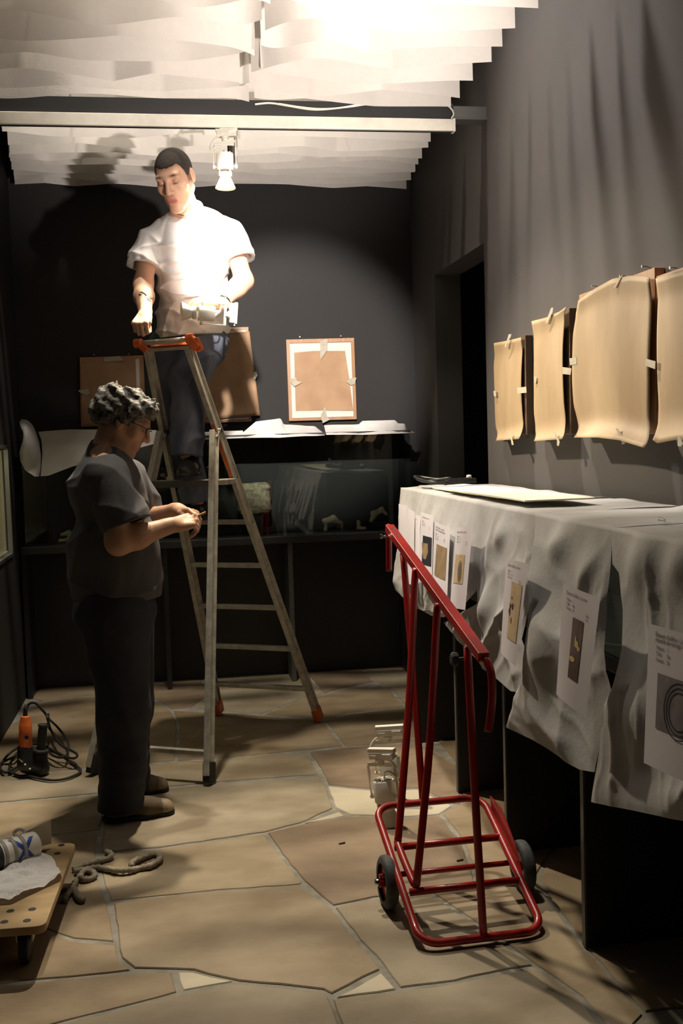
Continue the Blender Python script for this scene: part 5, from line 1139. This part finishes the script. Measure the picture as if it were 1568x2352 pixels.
body2 = sdf_obj('body', B2_, (-.50, 4.05, .06), (.28, 4.85, 1.80), .0042, m_skin, man2, colf=lambda V: facecol(V, HC2, HR2, HS2, skin2, .75))
# curly hair with a bald crown
nzc = NZ(41, 125, 9, st=(1, 1, .8)); nzc2 = NZ(42, 260, 9)
Lh = lambda P: loc(P, HC2, HR2, HS2)
hair2 = [('u', .01, lambda P: ev([el((0, -.022, .040), (.089, .112, .092)), el((0, -.085, .000), (.070, .040, .055), .03), rc((-.070, .020, .06), (.070, .020, .06), .030, .030, .02), rc((-.05, .066, .085), (.05, .066, .085), .026, .026, .02)], Lh(P))*HS2-.004),
         ('i', .01, lambda P: -(Lh(P)@A_([0, -.52, .85], np.float32)+.006)*HS2), sub(('u', .012, lambda P: (np.linalg.norm((Lh(P)-A_([0, -.056, .158], np.float32))/A_([1.3, 1., 1.], np.float32), axis=1)-.056).astype(np.float32))),
         ('d', 0, lambda P: (nzc(P)*.0075+nzc2(P)*.0035-.003).astype(np.float32))]
sdf_obj('hair', hair2, HC2-.19, HC2+.19, .0042, m_hairg, man2)
# beard stubble is colour; spectacles are wire
def LW(p): return HC2+(HR2[0]*p[0]+HR2[1]*p[1]+HR2[2]*p[2])*HS2
b = MB()
for sx in (-1, 1):
    b.tube([LW((sx*.033+.023*math.cos(q), .104-.010*abs(math.cos(q)), .006+.016*math.sin(q))) for q in np.linspace(0, 6.28, 21)[:-1]], .0022, 6, closed=True)
    b.tube([LW((sx*.057, .096, .012)), LW((sx*.079, .07, .014)), LW((sx*.083, .0, .012)), LW((sx*.078, -.02, -.004))], .0020, 6)
b.tube([LW((-.011, .106, .010)), LW((0, .112, .013)), LW((.011, .106, .010))], .0020, 6); 
spe = b.build('spectacles', m_plas, man2, smooth=True)
for sx in (-1, 1):
    b = MB(); b.poly([LW((sx*.033+.021*math.cos(q), .104-.010*abs(math.cos(q)), .006+.0145*math.sin(q))) for q in np.linspace(0, 6.28, 17)[:-1]]); b.build('spectacle_lens', m_glass, spe, solid=.001)
# t-shirt
nzg = NZ(51, 17, st=(1, 1, .7)); nzg2 = NZ(52, 30, st=(1.3, 1, .6))
nzg3 = NZ(53, 11, st=(1, 1, 1.3)); f2 = lambda P: (-(.008*(1-np.abs(nzg(P)))**2)-.005*np.abs(nzg2(P))-.010*(1-np.abs(nzg3(P)))**4).astype(np.float32)
slN, slF = PY(292, 1202, 4.20), PY(322, 1180, 4.63); dN = (eN-sN)/np.linalg.norm(eN-sN); dF = (eF-sF)/np.linalg.norm(eF-sF)
dNs = slN-sN; dNs = dNs/np.linalg.norm(dNs)
tor2 = [el(PY(248, 1130, Y2), (.150, .200, .155)), el(PY(262, 1262, Y2), (.178, .190, .17), .06), el(PY(266, 1345, Y2), (.172, .186, .30), .05), rc(PY(246, 1092, 4.28), PY(258, 1092, 4.56), .075, .075, .05), rc(nb2+A_([0, 0, -.05]), nb2+A_([.004, 0, 0]), .090, .074, .05)]
slv = [rc(sN+A_([-.005, 0, .0]), slN+dNs*.03, .080, .088), ('d', 0, f2), plane(slN+dNs*.005, -(dNs*.8+A_([.15, 0, -.6]))), sub(rc(slN-dNs*.07, slN+dNs*.09, .058, .082, .006))]
slf = [rc(sF, slF+dF*.03, .088, .092), ('d', 0, f2), plane(slF, -dF), sub(rc(slF-dF*.06, slF+dF*.1, .058, .08, .006))]
s2 = [('u', .01, lambda P: ev(tor2, P)), ('d', 0, f2), plane(PY(265, 1371, Y2), (0.02, 0, 1)), group(slv, .025), group(slf, .03)]
nn2 = HC2-nb2; nn2 /= np.linalg.norm(nn2); s2 += [sub(rc(nb2+nn2*.018, nb2+nn2*.12, .068, .092, .006))]
sdf_obj('shirt', s2, (-.56, 4.02, .78), (.24, 4.86, 1.66), .0055, m_shirtg, man2)
# jeans
nzk = NZ(61, 16, st=(1, 1, .8)); f3 = lambda P: (-(.016*(1-np.abs(nzk(P)))**2)-.005*np.clip((.45-P[:, 2])/.3, 0, 1)*np.abs(np.sin(P[:, 2]*42+3*nzk(P*.6)))).astype(np.float32)
hN2, hF2 = hip2+A_([0, -.085, -.02]), hip2+A_([.02, .085, -.02])
gN, gF = PY(275, 1852, 4.30), PY(296, 1806, 4.60)
j2 = [el(PY(264, 1400, Y2), (.160, .175, .12)), rc(hN2, kN, .128, .094, .04), rc(kN, gN+A_([0, 0, -.02]), .088, .084, .05), rc(hF2, kF, .125, .092, .02), rc(kF, gF+A_([0, 0, -.02]), .086, .082, .05), plane(PY(265, 1360, Y2), (0, 0, -1)), ('i', .004, lambda P: -(P[:, 2]-np.where(P[:, 1] < 4.45, gN[2]-.005, gF[2]-.005)).astype(np.float32)), ('d', 0, f3)]
sdf_obj('jeans', j2, (-.50, 4.05, 0), (.20, 4.84, 1.02), .0065, m_denimd, man2)
b = MB(); pw = PY(180, 1385, 4.30); b.tube(spline([PY(182, 1376, 4.36), PY(183, 1392, 4.33), PY(190, 1404, 4.27), PY(225, 1402, 4.235), PY(262, 1398, 4.225)], 6), .002, 5); b.build('pocket_seam', m_denim, bpy.data.objects['jeans.001'], smooth=True)
shoe('shoe', (PZ(236, 1884)[0], 4.285, .001), (PZ(403, 1866)[0], 4.325, .001), man2, m_shoe, m_rubber, 1.08, m_toe)
shoe('shoe', (PZ(300, 1838)[0]-.08, 4.60, .001), (PZ(386, 1818)[0], 4.615, .001), man2, m_shoe, m_rubber, 1.06, m_toe)
# the small card he fingers
q0 = PY(455, 1183, 4.37); b = MB(); b.frame(q0+A_([.012, 0, .002]), A_([.9, 0, .35]), A_([0, 1, 0]), A_([-.35, 0, .9]), .022, .014, .004); b.build('card_scrap', m_tan, None, label='small tan scrap held in the fingers of the grey haired man', cat='scrap')
